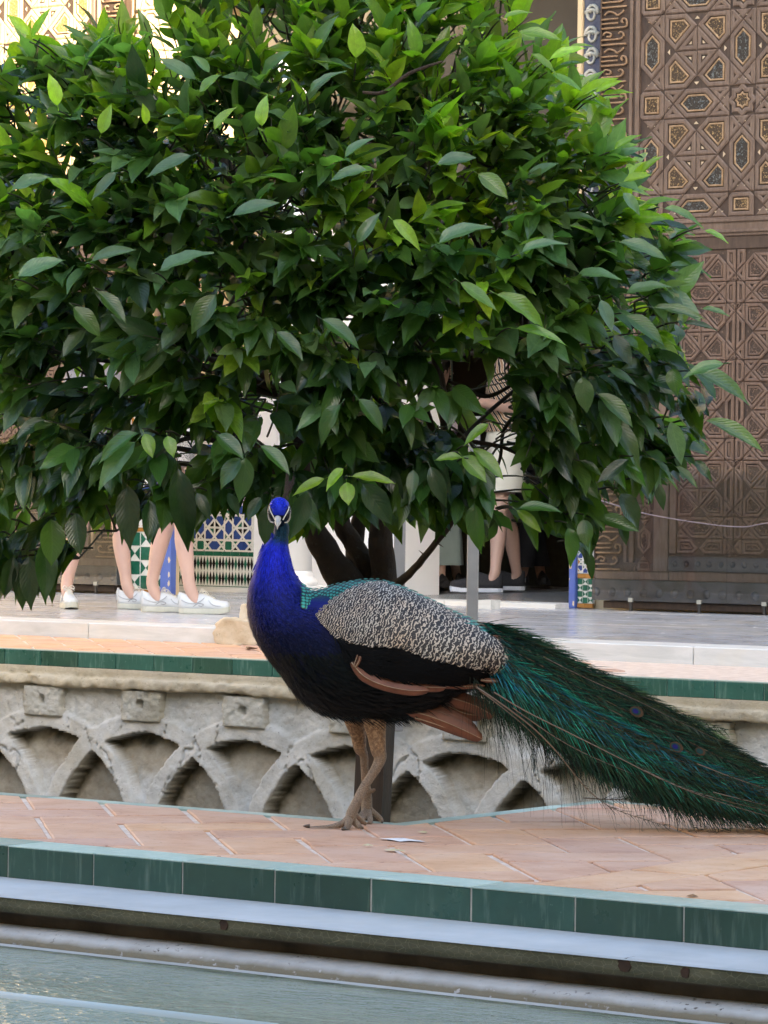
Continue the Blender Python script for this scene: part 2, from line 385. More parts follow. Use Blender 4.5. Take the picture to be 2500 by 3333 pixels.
# ------------------------------------------------------------------ herringbone walkways
W = .17
def clip_poly(P, n, d):
    """keep part where n.p <= d"""
    out = []
    for i in range(len(P)):
        a, b = P[i], P[(i+1) % len(P)]
        da = a[0]*n[0]+a[1]*n[1]-d; db = b[0]*n[0]+b[1]*n[1]-d
        if da <= 0: out.append(a)
        if da*db < 0: t = da/(da-db); out.append((a[0]+(b[0]-a[0])*t, a[1]+(b[1]-a[1])*t))
    return out
def inset_poly(P, d):
    n = len(P); out = []
    for i in range(n):
        p0, p1, p2 = Vector(P[i-1]), Vector(P[i]), Vector(P[(i+1) % n])
        e1 = (p1-p0); e2 = (p2-p1)
        if e1.length < 1e-6 or e2.length < 1e-6: out.append(tuple(p1)); continue
        e1.normalize(); e2.normalize()
        n1 = Vector((-e1.y, e1.x)); n2 = Vector((-e2.y, e2.x)); k = 1+n1.dot(n2)
        if k < .15: k = .15
        q = p1+(n1+n2)*(d/k); out.append((q.x, q.y))
    return out
def area(P): return .5*sum(P[i-1][0]*P[i][1]-P[i][0]*P[i-1][1] for i in range(len(P)))
def slab(P, z, th, bev, tilt=(0, 0), jit=0):
    """extruded polygon with chamfered upper edge (P counter-clockwise)"""
    I = inset_poly(P, bev); n = len(P); cx = sum(p[0] for p in P)/n; cy = sum(p[1] for p in P)/n
    zz = lambda p: z+tilt[0]*(p[0]-cx)+tilt[1]*(p[1]-cy)
    V = [(x, y, zz((x, y))) for x, y in I]+[(x, y, zz((x, y))-bev*.6) for x, y in P]+[(x, y, z-th) for x, y in P]
    Fs = [tuple(range(n))]+[(i+n, (i+1) % n+n, (i+1) % n, i) for i in range(n)]+[(i+2*n, (i+1) % n+2*n, (i+1) % n+n, i+n) for i in range(n)]
    return V, Fs
def herring(parent, regions, a0, b0, zt, gap=.013):
    """regions: list of list of half planes (n,d). bricks cut to each region"""
    s2 = math.sqrt(.5); cnt = 0
    for halfs, (ai, aj, bi, bj) in regions:
        for i in range(ai, aj):
            for j in range(bi, bj):
                r = (i+j) % 4
                if r == 0: rect = (i, j, i+2, j+1)
                elif r == 2: rect = (i, j, i+1, j+2)
                else: continue
                g = gap/2; jx, jy = random.uniform(-.002, .002), random.uniform(-.002, .002)
                A0, A1 = a0+rect[0]*W+g+jx, a0+rect[2]*W-g+jx; B0, B1 = b0+rect[1]*W+g+jy, b0+rect[3]*W-g+jy
                P = [(A0, B0), (A1, B0), (A1, B1), (A0, B1)]
                P = [((a-b)*s2, (a+b)*s2) for a, b in P]
                for n_, d_ in halfs:
                    P = clip_poly(P, n_, d_)
                    if len(P) < 3: break
                if len(P) < 3 or area(P) < .0008: continue
                V, Fs = slab(P, zt+random.uniform(-.0012, .0012), .03, .003, (random.uniform(-.005, .005), random.uniform(-.005, .005)))
                mesh('brick', V, Fs, M_brick, parent); cnt += 1
    return cnt
GY, GX, GY2 = 6.285, -4.475, 7.10     # garden edge lines (brick side of the tile strip)
wk = thing('walkway', 'terracotta brick walkway beside the pool, laid in herringbone', None, (-4, 5.8, 0), kind='structure'); del wk['label']
NB = NE+.115
# bedding
mb = MB(); zb = -.005
mb.box((-9, NE+.012, -.06), (GX, GY-.04, zb)); mb.box((GX+.0, NE+.012, -.06), (2, GY2-.045, zb))
mb.build('bedding', M_mortar, wk)
XS0, XS1 = -3.62, -3.46
reg = [([((0, -1), -NB), ((0, 1), GY-.045), ((1, 0), XS0)], (-14, 34, -16, 24)),
       ([((0, -1), -(GY-.045)), ((0, 1), GY2-.045), ((-1, 0), -GX), ((1, 0), XS0)], (-6, 34, -20, 24)),
       ([((0, -1), -NB), ((0, 1), GY2-.045), ((-1, 0), -XS1), ((1, 0), -1.6)], (-2, 40, -30, 12))]
nb = herring(wk, reg, .475, 7.66, 0)
y = NB
while y < GY2-.06:
    P = [(XS0+.004, y+.004), (XS1-.004, y+.004), (XS1-.004, min(y+.33, GY2-.05)), (XS0+.004, min(y+.33, GY2-.05))]
    V, Fs = slab(P, random.uniform(-.001, .001), .03, .003); mesh('brick', V, Fs, M_brick, wk); y += .338
# green edging tiles, front and top
x = -4.809-.2265*9; k = 0
gt = mk_grout = M_grout
while x < -1.8:
    x1 = x+.2265
    V, Fs = bevbox(x+.0018, NE-.001+random.uniform(-.001, .001), -.0655, x1-.0018, NE+.012, -.0035, .0012)
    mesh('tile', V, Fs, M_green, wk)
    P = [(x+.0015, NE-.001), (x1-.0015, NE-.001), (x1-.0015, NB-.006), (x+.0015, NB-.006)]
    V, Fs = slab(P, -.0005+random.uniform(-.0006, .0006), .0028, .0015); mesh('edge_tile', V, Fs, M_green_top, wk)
    x = x1; k += 1
mb = MB(); mb.box((-9, NE+.0015, -.064), (2, NE+.014, -.0036)); mb.build('grout', M_grout, wk)
# thin tile strip on the garden side
x = -8.9
while x < GX-.002:
    x1 = min(x+.2265, GX-.046) if x+.2265 > GX-.06 else x+.2265
    P = [(x+.001, GY-.046), (x1-.001, GY-.046), (x1-.001, GY-.001), (x+.001, GY-.001)]
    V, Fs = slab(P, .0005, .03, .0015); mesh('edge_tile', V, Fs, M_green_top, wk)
    if x1 >= GX-.05: break
    x = x1
y = GY-.046
while y < GY2-.05:
    y1 = min(y+.2265, GY2-.046)
    P = [(GX-.045, y+.001), (GX-.001, y+.001), (GX-.001, y1-.001), (GX-.045, y1-.001)]
    V, Fs = slab(P, .0005, .03, .0015); mesh('edge_tile', V, Fs, M_green_top, wk); y = y1
x = GX-.045
while x < 0:
    P = [(x+.001, GY2-.046), (x+.2255, GY2-.046), (x+.2255, GY2-.001), (x+.001, GY2-.001)]
    V, Fs = slab(P, .0005, .03, .0015); mesh('edge_tile', V, Fs, M_green_top, wk); x += .2265
# walls below the near walkway and the soil of the sunken bed
mb = MB(); mb.box((-9, NE+.03, -1.0), (GX-.0455, GY-.003, -.0605)); mb.box((GX-.0450, NE+.03, -1.0), (2, GY2-.003, -.0605))
tag(mb.build('bed_wall', M_stone_back), kind='structure')
gv = []; nx, ny = 70, 40
for i in range(nx+1):
    for j in range(ny+1):
        x = -22+30*i/nx; y = 6.0+6.6*j/ny; gv.append((x, y, -.86+.05*mnoise.noise(Vector((x*1.7, y*1.7, 0)))))
tag(mesh('garden_soil', gv, np.array([(i*(ny+1)+j, (i+1)*(ny+1)+j, (i+1)*(ny+1)+j+1, i*(ny+1)+j+1) for i in range(nx) for j in range(ny)]), M_earth, smooth=True), kind='structure')
# fallen bits on the bricks
def litter(px, py, sz, m, nm, label, cat, z=.004):
    c = onz(px, py, z); V = []; k = 10
    for i in range(k):
        a = 2*math.pi*i/k; r = sz*random.uniform(.6, 1.1); V.append((c.x+r*math.cos(a)*1.6, c.y+r*math.sin(a), z+random.uniform(-.0008, .0008)))
    V.append((c.x, c.y, z+.0035)); V.append((c.x, c.y, z-.001))
    Fs = [(i, (i+1) % k, k) for i in range(k)]+[((i+1) % k, i, k+1) for i in range(k)]
    tag(mesh(nm, V, Fs, m, org=(c.x, c.y, 0)), label, cat)
M_drop = simple('white dropping', (.8, .8, .8), (.65, .6, .58), 60, .8)
M_petal = simple('dry leaf bit', (.45, .36, .2), (.6, .52, .34), 40, .8)
litter(1310, 2733, .035, M_drop, 'bird_dropping', 'white splash of bird dropping on the bricks right of the feet', 'dropping', .003)
litter(1283, 2767, .016, M_petal, 'dry_leaf', 'yellowish dry leaf scrap on a brick joint below the white dropping', 'leaf')
litter(1197, 2751, .008, M_petal, 'dry_leaf', 'tiny pale leaf scrap just left of the white dropping', 'leaf')
litter(1378, 2709, .010, M_petal, 'dry_leaf', 'small curled dry leaf on the bricks above the white dropping', 'leaf')
litter(2255, 2916, .008, simple('brown leaf bit', (.2, .1, .04), (.3, .16, .07), 50, .8), 'dry_leaf', 'brown leaf scrap on the green edge tiles at the right', 'leaf', .002)

# ------------------------------------------------------------------ sunken garden wall with interlaced arches
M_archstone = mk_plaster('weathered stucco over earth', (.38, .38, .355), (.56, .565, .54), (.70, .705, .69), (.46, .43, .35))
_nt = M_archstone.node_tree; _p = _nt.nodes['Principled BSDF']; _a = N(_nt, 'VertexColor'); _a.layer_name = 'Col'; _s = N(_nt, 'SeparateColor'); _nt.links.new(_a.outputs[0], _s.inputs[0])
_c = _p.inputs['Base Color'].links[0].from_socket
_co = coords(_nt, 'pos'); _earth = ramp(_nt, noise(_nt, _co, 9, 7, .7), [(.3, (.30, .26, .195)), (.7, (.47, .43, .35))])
_c2 = mix(_nt, _s.outputs[1], _c, _earth); _c3 = mix(_nt, math_(_nt, 'MULTIPLY', _s.outputs[0], .95), _c2, ramp(_nt, noise(_nt, _co, 30, 5), [(.35, (.030, .026, .012)), (.7, (.095, .080, .040))]))  # dark olive under the soffits: moss and painted shade together
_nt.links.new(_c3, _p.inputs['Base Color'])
FY = 12.30; PITCH = .59; AX0 = -10.28
gw = thing('garden_wall', 'weathered stucco garden wall with interlaced blind arches under green tiles', 'wall', (-9.5, FY, -.86))
def fbm(x, y, z, o=4):
    return mnoise.fractal(Vector((x, y, z)), .8, 2.1, o)
Ri, Ro, ZC = .530, .612, -.890
def relief(x, z):
    """depth of the surface behind FY (0 = proudest)"""
    wob = .007*fbm(x*9, z*9, 3)+.0045*fbm(x*60, z*60, 5)
    best = 9
    for k in range(-2, 3):
        kk = round((x-AX0)/PITCH)+k; cx = AX0+kk*PITCH
        r = math.hypot(x-cx, z-ZC)+wob+.012*fbm(kk*3.1, z*2, x*2, 2)
        if Ri <= r <= Ro: d = 0
        else: d = min(abs(r-Ri), abs(r-Ro))
        best = min(best, d)
    arch = best
    cx = AX0+round((x-AX0)/PITCH)*PITCH
    rin = math.hypot(x-cx, z-ZC)+wob
    # deep beneath the crowns and inside pointed openings, shallower low down
    inside = z < ZC+math.sqrt(max(Ri*Ri-min(abs(x-cx), .3)**2, 0))+.02
    sl = max(0, min(1, (z+.66)/.3))
    base = .038+.062*sl if inside else .026
    # pointed opening: deep
    c2 = AX0+(math.floor((x-AX0)/PITCH)+.5)*PITCH
    if abs(x-c2) < .2 and math.hypot(x-(c2-PITCH/2), z-ZC) < Ri and math.hypot(x-(c2+PITCH/2), z-ZC) < Ri: base = .100
    t = min(1, arch/.0062)
    t = t*t*(3-2*t)
    surf = base*t
    crack = 0
    if t < .5:
        a = math.atan2(x-cx, z-ZC)*9+2*fbm(x*3, z*3, 1)
        crack = .014 if abs((a*.33) % 1-.5) < .022+.02*fbm(x*14, z*14, 2) and abs(x-cx) > .12 else 0
    n = .009*fbm(x*7, z*7, 11)+.006*fbm(x*26, z*26, 4)+.004*fbm(x*70, z*70, 8, 3)
    return .012+surf+crack-n*(.35+.5*t)
x0w, x1w = -13.6, -5.6
bays = int(round((x1w-x0w)/PITCH))
zb0, zb1, st = -.80, -.163, .0078
nz = int((zb1-zb0)/st)
for b in range(bays+1):
    xa = AX0+(b-round((AX0-x0w)/PITCH)-.5)*PITCH; nxx = 76
    V = np.empty(((nxx+1)*(nz+1), 3)); q = 0
    for i in range(nxx+1):
        x = xa+PITCH*i/nxx
        for j in range(nz+1):
            z = zb0+(zb1-zb0)*j/nz; V[q] = (x, FY+relief(x, z), z); q += 1
    ii, jj = np.meshgrid(np.arange(nxx), np.arange(nz), indexing='ij')
    a = (ii*(nz+1)+jj).ravel(); F_ = np.stack([a, a+nz+1, a+nz+2, a+1], 1)
    dep = (V[:, 1]-FY); moss_shade = np.zeros(len(V))
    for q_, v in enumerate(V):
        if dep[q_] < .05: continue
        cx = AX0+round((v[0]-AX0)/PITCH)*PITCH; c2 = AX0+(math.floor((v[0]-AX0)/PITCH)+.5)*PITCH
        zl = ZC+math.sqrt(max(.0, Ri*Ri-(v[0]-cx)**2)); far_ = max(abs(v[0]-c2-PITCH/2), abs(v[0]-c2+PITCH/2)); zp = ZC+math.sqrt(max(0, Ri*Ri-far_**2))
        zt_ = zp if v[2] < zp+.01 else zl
        moss_shade[q_] = max(0, min(1, 1.15-(zt_-v[2])/.062+.6*fbm(v[0]*9, v[2]*9, 4)))
    mesh('arch_panel', V, F_, M_archstone, gw, smooth=True, col=np.stack([moss_shade, np.clip((dep-.055)/.03, 0, 1), moss_shade*0], 1))
# stucco blocks with drain holes
def block(cx, w, parent):
    n = 30; V = []; Fs = []; z0, z1 = -.300, -.166; m_ = 22
    ring = {}
    def P(u, v):
        x = cx-w/2+w*u; z = z0+(z1-z0)*v
        e = min(u*w, (1-u)*w)
        rnd = .006*max(0, 1-e/.015)
        hx, hz = cx, -.229
        r = math.hypot(x-hx, z-hz); hole = .05*max(0, min(1, (.0225-r+.002*fbm(x*40, z*40, 1))/.004))
        return (x+(.009*fbm(z*14, cx, 2)+.005*fbm(z*60, cx, 4))*(1 if u in (0, 1) else 0), FY-.006+rnd+hole-.007*fbm(x*14, z*14, cx)-.005*fbm(x*50, z*50, 6), z)
    for i in range(n+1):
        for j in range(m_+1): V.append(P(i/n, j/m_))
    Fs = [(i*(m_+1)+j, (i+1)*(m_+1)+j, (i+1)*(m_+1)+j+1, i*(m_+1)+j+1) for i in range(n) for j in range(m_)]
    for i0 in (0, n):                       # side cheeks
        b0 = len(V)
        for j in range(m_+1): x, y, z = V[i0*(m_+1)+j]; V.append((x, FY+.075, z))
        for j in range(m_):
            f = (i0*(m_+1)+j, i0*(m_+1)+j+1, b0+j+1, b0+j); Fs.append(f if i0 == 0 else f[::-1])
    b0 = len(V)
    for i in range(n+1): x, y, z = V[i*(m_+1)]; V.append((x, FY+.075, z))
    for i in range(n): Fs.append((i*(m_+1), b0+i, b0+i+1, (i+1)*(m_+1)))
    mesh('block', V, Fs, M_stone, parent, smooth=True)
for k in range(-6, 9): block(AX0+k*PITCH+random.uniform(-.004, .004), .215+random.uniform(0, .03), gw)
# cornice: cream band over ragged lip
V = []; prof = [(-.0725, -.004), (-.078, -.006), (-.095, -.0055), (-.107, -.005), (-.113, -.009), (-.118, -.020), (-.130, -.024), (-.146, -.024), (-.156, -.020), (-.162, -.010), (-.164, .03), (-.165, .08)]
nx = 1300; k = len(prof)
for i in range(nx+1):
    x = -14+8.6*i/nx; drop = .012*fbm(x*2.2, 0, 5)+.006*fbm(x*11, 1, 5)
    for j, (z, y) in enumerate(prof):
        r = 1 if j > 3 else .15
        V.append((x, FY+y-r*(.010*fbm(x*8, z*30, 2)+.006*fbm(x*30, z*60, 4)), z+(drop*min(1, (j-3)/3) if j > 3 else .0015*fbm(x*20, j, 1))))
mesh('cornice', V, np.array([(i*k+j+1, (i+1)*k+j+1, (i+1)*k+j, i*k+j) for i in range(nx) for j in range(k-1)]), M_cornice, gw, smooth=True)
x = -9.559+.002
te = [onz(325/2.765, 2050+183/2.765).x, onz(670/2.765, 2050+197/2.765).x, onz(1370/2.765, 2050+228/2.765).x]
tp = (te[2]-te[0])/3; x = te[0]-tp*14
mb = MB(); mb.box((-14, FY+.003, -.0715), (-5.2, FY+.05, -.003)); mb.build('grout', M_t_white, gw)
while x < -5.5:
    V, Fs = bevbox(x+.002, FY-.003, -.0715, x+tp-.002, FY+.011, -.0035, .001); mesh('tile', V, Fs, M_green_far, gw); x += tp
# far brick walkway
fw = thing('far_walkway', None, None, (-9, 12.9, 0), kind='structure')
mb = MB(); mb.box((-18, FY+.052, -.06), (-3, 13.55, -.004)); mb.build('bedding', M_mortar, fw)
mb = MB(); mb.box((-18, FY-.002, -.0032), (-3, FY+.05, .0006)); mb.build('edge_strip', M_green_top, fw)
SY = 13.55
herring(fw, [([((0, -1), -(FY+.055)), ((0, 1), SY), ((1, 0), -6.2), ((-1, 0), 13.6)], (-12, 56, 78, 132))], .475-40*W, 7.66-60*W, 0)
mb = MB(); mb.box((-18, FY+.27, -.9), (-3, SY, -.061)); mb.box((-18, FY+.06, -.16), (-3, FY+.2699, -.062)); tag(mb.build('bed_wall', M_stone_back), kind='structure')
c = onz(825, 2048+60, .006)
mb = MB(); mb.tube(smooth_curve([onz(802, 2107, .006), onz(815, 2110, .012), onz(838, 2110, .006)], 3), [.003, .006, .008, .007, .006, .004, .002], 6)
tag(mb.build('fallen_leaf', simple('curled brown leaf', (.12, .06, .035)), org=tuple(c), smooth=True), 'curled brown leaf lying on the far brick path left of the peacock', 'leaf')
# marble step and gallery floor
MZ = .075
gf = thing('gallery_floor', None, None, (-10, 15, MZ), kind='structure')
mb = MB(); mb.box((-22, SY+.03, -.05), (-3, 24, MZ-.006)); mb.build('bedding', M_grout, gf)
jx = [onY(2256, 2130, SY).x, onY(287, 2050, SY).x]
jl = (jx[0]-jx[1]); xs = [jx[1]-jl*.9, jx[1]-.001, jx[1]+jl*.33, jx[1]+jl*.67, jx[0], jx[0]+jl*.34, jx[0]+jl*.68]
xs = [jx[1]-3.2, jx[1]-1.6]+xs[1:]
for a, b in zip(xs[:-1], xs[1:]):
    V, Fs = bevbox(a+.002, SY, -.01, b-.002, SY+.33, MZ, .004); mesh('step_slab', V, Fs, M_marble_step, gf)
y = SY+.334; row = 0
while y < 23.8:
    dy = .60; x = -19+(.45 if row % 2 else 0)
    while x < -6.5:
        P = [(x+.0012, y+.0012), (x+.8988, y+.0012), (x+.8988, y+dy-.0012), (x+.0012, y+dy-.0012)]
        V, Fs = slab(P, MZ+random.uniform(-.0006, .0006), .02, .001, (random.uniform(-.0008, .0008), random.uniform(-.0008, .0008)))
        if y < 18.0: mesh('floor_slab', V, Fs, M_marble, gf)
        x += .9
    y += dy; row += 1
mb = MB(); mb.box((-19, 18.16, 0), (-13.0, 23.9, MZ-.001)); mb.build('inner_slab', M_marble, gf)
TX = onY(1100, 1970, 17.75).x
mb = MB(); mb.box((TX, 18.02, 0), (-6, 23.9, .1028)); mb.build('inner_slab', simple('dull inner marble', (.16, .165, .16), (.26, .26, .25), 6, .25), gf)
# limestone lump and boulder by the step
def rock(px, py0, w, h, D, name, label, m, sd):
    c = onD(px, py0, D); rad = w/2
    bm = bmesh.new(); bmesh.ops.create_icosphere(bm, subdivisions=4, radius=1)
    for v in bm.verts:
        p = v.co; s_ = 1+.16*fbm(p.x*1.2+sd, p.y*1.2, p.z*1.2)+.05*fbm(p.x*5+sd, p.y*5, p.z*5)
        q = Vector((max(-.72, min(.72, p.x))*rad*1.35, max(-.7, min(.7, p.y))*rad*.9, max(-.5, min(.62, p.z))*h*.98))*s_
        v.co = q+Vector((0, 0, h*.34))
    V = [v.co+c for v in bm.verts]; Fs = [tuple(v.index for v in f.verts) for f in bm.faces]; bm.free()
    tag(mesh(name, V, Fs, m, org=tuple(c), smooth=True), label, 'stone')
M_rock = mk_plaster('buff limestone', (.46, .37, .25), (.58, .49, .36), (.66, .58, .46), (.40, .32, .2), .85, .4)
rp = onz(800, 2096, 0)
dd = (rp.x*-math.sin(TH)+rp.y*math.cos(TH))
rock(808, 2088, .29, .115, dd-.02, 'boulder', 'buff broken stone block at the marble step, behind the peacock breast', M_rock, 3)
rock(812, 2014, .085, .075, dd+.25, 'round_stone', 'small round yellowish stone on top of the buff block by the peacock breast', M_rock, 9)
# ------------------------------------------------------------------ palace: gallery wall, opening, doors, tile work
DY = 17.80                                   # face of the door leaves
XJL, XJR = onY(563, 1930, 17.95).x, onY(1880, 1975, 17.95).x
pal = thing('palace_wing', 'cream palace wing with a wide doorway behind the marble gallery', 'building', (-13, 18, MZ))
mb = MB()
mb.box((-24, 17.97, 0), (XJL-.03, 18.05, 7.5)); mb.box((XJR+.03, 17.97, 0), (-4, 18.05, 7.5)); mb.box((XJL-.03, 17.97, 4.6), (XJR+.03, 18.05, 7.5))
mb.build('wall', M_plaster, pal)
mb = MB(); mb.box((-24, 17.2, 7.5), (-4, 24.5, 7.9)); mb.build('shade_slab', M_plaster, pal)  # unseen roof slab added to dim the doors below
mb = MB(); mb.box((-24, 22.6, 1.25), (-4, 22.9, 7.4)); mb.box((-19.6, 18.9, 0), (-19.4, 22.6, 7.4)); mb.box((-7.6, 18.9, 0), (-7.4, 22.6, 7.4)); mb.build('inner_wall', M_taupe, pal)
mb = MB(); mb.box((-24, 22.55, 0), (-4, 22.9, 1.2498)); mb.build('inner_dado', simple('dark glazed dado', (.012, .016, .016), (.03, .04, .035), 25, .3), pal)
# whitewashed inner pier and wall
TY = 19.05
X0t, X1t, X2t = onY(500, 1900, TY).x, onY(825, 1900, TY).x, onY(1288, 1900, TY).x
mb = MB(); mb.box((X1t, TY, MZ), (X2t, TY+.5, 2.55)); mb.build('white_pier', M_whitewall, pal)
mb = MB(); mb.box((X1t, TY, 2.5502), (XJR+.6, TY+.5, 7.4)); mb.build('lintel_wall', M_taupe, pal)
mb = MB(); mb.box((X0t-.6, TY+.02, MZ), (X1t-.001, TY+.5, 4.6)); mb.build('tiled_pier', M_plaster, pal)
# threshold
xs_ = list(np.linspace(TX, XJR-.03, 5))
for a_, b_ in zip(xs_[:-1], xs_[1:]):
    V, Fs = bevbox(a_+.002, 17.75, MZ-.01, b_-.002, 18.018, .104, .004); mesh('threshold_slab', V, Fs, M_marble_step, pal)
# ---- cell network used by the doors and the mosaics
def network(u0, u1, v0, v1, U, su, sv, t=.14, d=.24):
    """clip rectangle by an eight fold strap network with stars at (su+i U, sv+j U)"""
    cells = [[(u0, v0), (u1, v0), (u1, v1), (u0, v1)]]
    def split(cells, n, c, cond=None):
        out = []
        for P in cells:
            if cond and not cond(P): out.append(P); continue
            A = clip_poly(P, n, c); B = clip_poly(P, (-n[0], -n[1]), -c)
            for q in (A, B):
                if len(q) > 2 and abs(area(q)) > 1e-6*U*U*100: out.append(q)
        return out
    import math as _m
    for ax in ((1, 0), (0, 1), (1, 1), (1, -1)):
        off = ax[0]*su+ax[1]*sv; vals = [ax[0]*a+ax[1]*b for a in (u0, u1) for b in (v0, v1)]
        lo, hi = min(vals), max(vals); w = t if 0 in ax else d
        for k in range(int((lo-off)/U)-2, int((hi-off)/U)+3):
            for s_ in (-w, w):
                c = off+(k+s_)*U
                if lo < c < hi: cells = split(cells, ax, c)
    def frac(P):
        cx = sum(p[0] for p in P)/len(P); cy = sum(p[1] for p in P)/len(P)
        return ((cx-su)/U) % 1, ((cy-sv)/U) % 1
    def dia(P): a, b = frac(P); return abs(a-.5)+abs(b-.5) < .2
    for ax in ((1, 0), (0, 1)):
        off = (su, sv)[0 if ax[0] else 1]; lo, hi = (u0, u1) if ax[0] else (v0, v1)
        for k in range(int((lo-off)/U)-2, int((hi-off)/U)+3):
            c = off+(k+.5)*U
            if lo < c < hi: cells = split(cells, ax, c, dia)
    out = []
    for P in cells:
        if area(P) < 0: P = P[::-1]
        Q = [P[i] for i in range(len(P)) if math.hypot(P[i][0]-P[i-1][0], P[i][1]-P[i-1][1]) > .004*U]
        if len(Q) < 3: continue
        a, b = frac(Q); A = area(Q)/U/U
        kind = 'star' if (min(a, 1-a) < .05 and min(b, 1-b) < .05) else 'hex' if A > .085 and (min(a, 1-a) < .05 or min(b, 1-b) < .05) else 'pent' if A > .04 else 'small'
        if kind == 'star' and A > .06:
            cx = su+round((sum(p[0] for p in Q)/len(Q)-su)/U)*U; cy = sv+round((sum(p[1] for p in Q)/len(Q)-sv)/U)*U
            S = []
            for i in range(16):
                r = (.168 if i % 2 == 0 else .128)*U; q = 2*math.pi*i/16
                S.append((cx+r*math.cos(q), cy+r*math.sin(q)))
            if min(p[0] for p in S) > u0 and max(p[0] for p in S) < u1 and min(p[1] for p in S) > v0 and max(p[1] for p in S) < v1:
                out.append(('star', S, (a, b))); continue
        out.append((kind, Q, (a, b)))
    return out
def ringmesh(P, d0, d1, y0, y1, yb, X, flip=False):
    """raised picture-frame ring, from inset d0 to d1, front at y0 (outer) y1 (inner), skirts back to yb"""
    n = len(P); A = inset_poly(P, d0); B = inset_poly(P, d1); w = (d1-d0)*.28
    A2 = inset_poly(P, d0+w); B2 = inset_poly(P, d1-w)
    if area(B) < .00002 or area(B) > area(A): return None
    V = []
    for L, y in ((A, yb), (A2, y0), (B2, y0), (B, y1)): V += [(X(u), y, v) for u, v in L]
    Fs = []
    for r in range(3):
        for i in range(n): Fs.append((r*n+i, r*n+(i+1) % n, (r+1)*n+(i+1) % n, (r+1)*n+i))
    if flip: Fs = [f[::-1] for f in Fs]
    return V, Fs
def capmesh(P, d, y, X, flip=False):
    A = inset_poly(P, d)
    if area(A) < .00001 or area(A) > area(P): return None
    cx = sum(p[0] for p in A)/len(A); cy = sum(p[1] for p in A)/len(A); n = len(A)
    V = [(X(u), y, v) for u, v in A]+[(X(cx), y, cy)]
    Fs = [(i, (i+1) % n, n) for i in range(n)]
    if flip: Fs = [f[::-1] for f in Fs]
    return V, Fs
def field(parent, X, flip, u0, u1, v0, v1, U, su, sv, yf, mats, strap, sw, lim):
    st = MB(); inl = MB()
    for kind, P, (a, b) in network(u0, u1, v0, v1, U, su, sv):
        r = ringmesh(P, .05*sw, sw, yf-.007, yf-.004, yf, X, flip)
        if r: st.add(*r)
        if kind == 'small':
            c = capmesh(P, sw*1.25, yf-.003, X, flip)
            if c: inl.add(*c)
            continue
        mm = mats[kind] if not (kind == 'pent' and a > .5 and b < .5) else mats['hex']
        mb = MB(); r = ringmesh(P, sw*1.2, sw*1.2+.012, yf-.006, yf-.001, yf, X, flip)
        if r: mb.add(*r, 0)
        c = capmesh(P, sw*1.2+.010, yf-.0012, X, flip)
        if c: mb.add(*c, 1)
        if mb.v and area(P) > lim: mb.build('panel', [mats['frame'], mm], parent)
    st.build('strapwork', strap, parent)
    if inl.v: inl.build('inlay', mats['inlay'], parent)
M_wood_sunlit = mk_wood('sunlit cedar', (.30, .20, .11), (.42, .30, .18), (.52, .39, .25))  # cedar and ochre of the lit leaf, sunlight put into their colour
M_carve_sunlit = mk_carve('sunlit ochre carved wood', (.55, .38, .12), (.22, .12, .04))
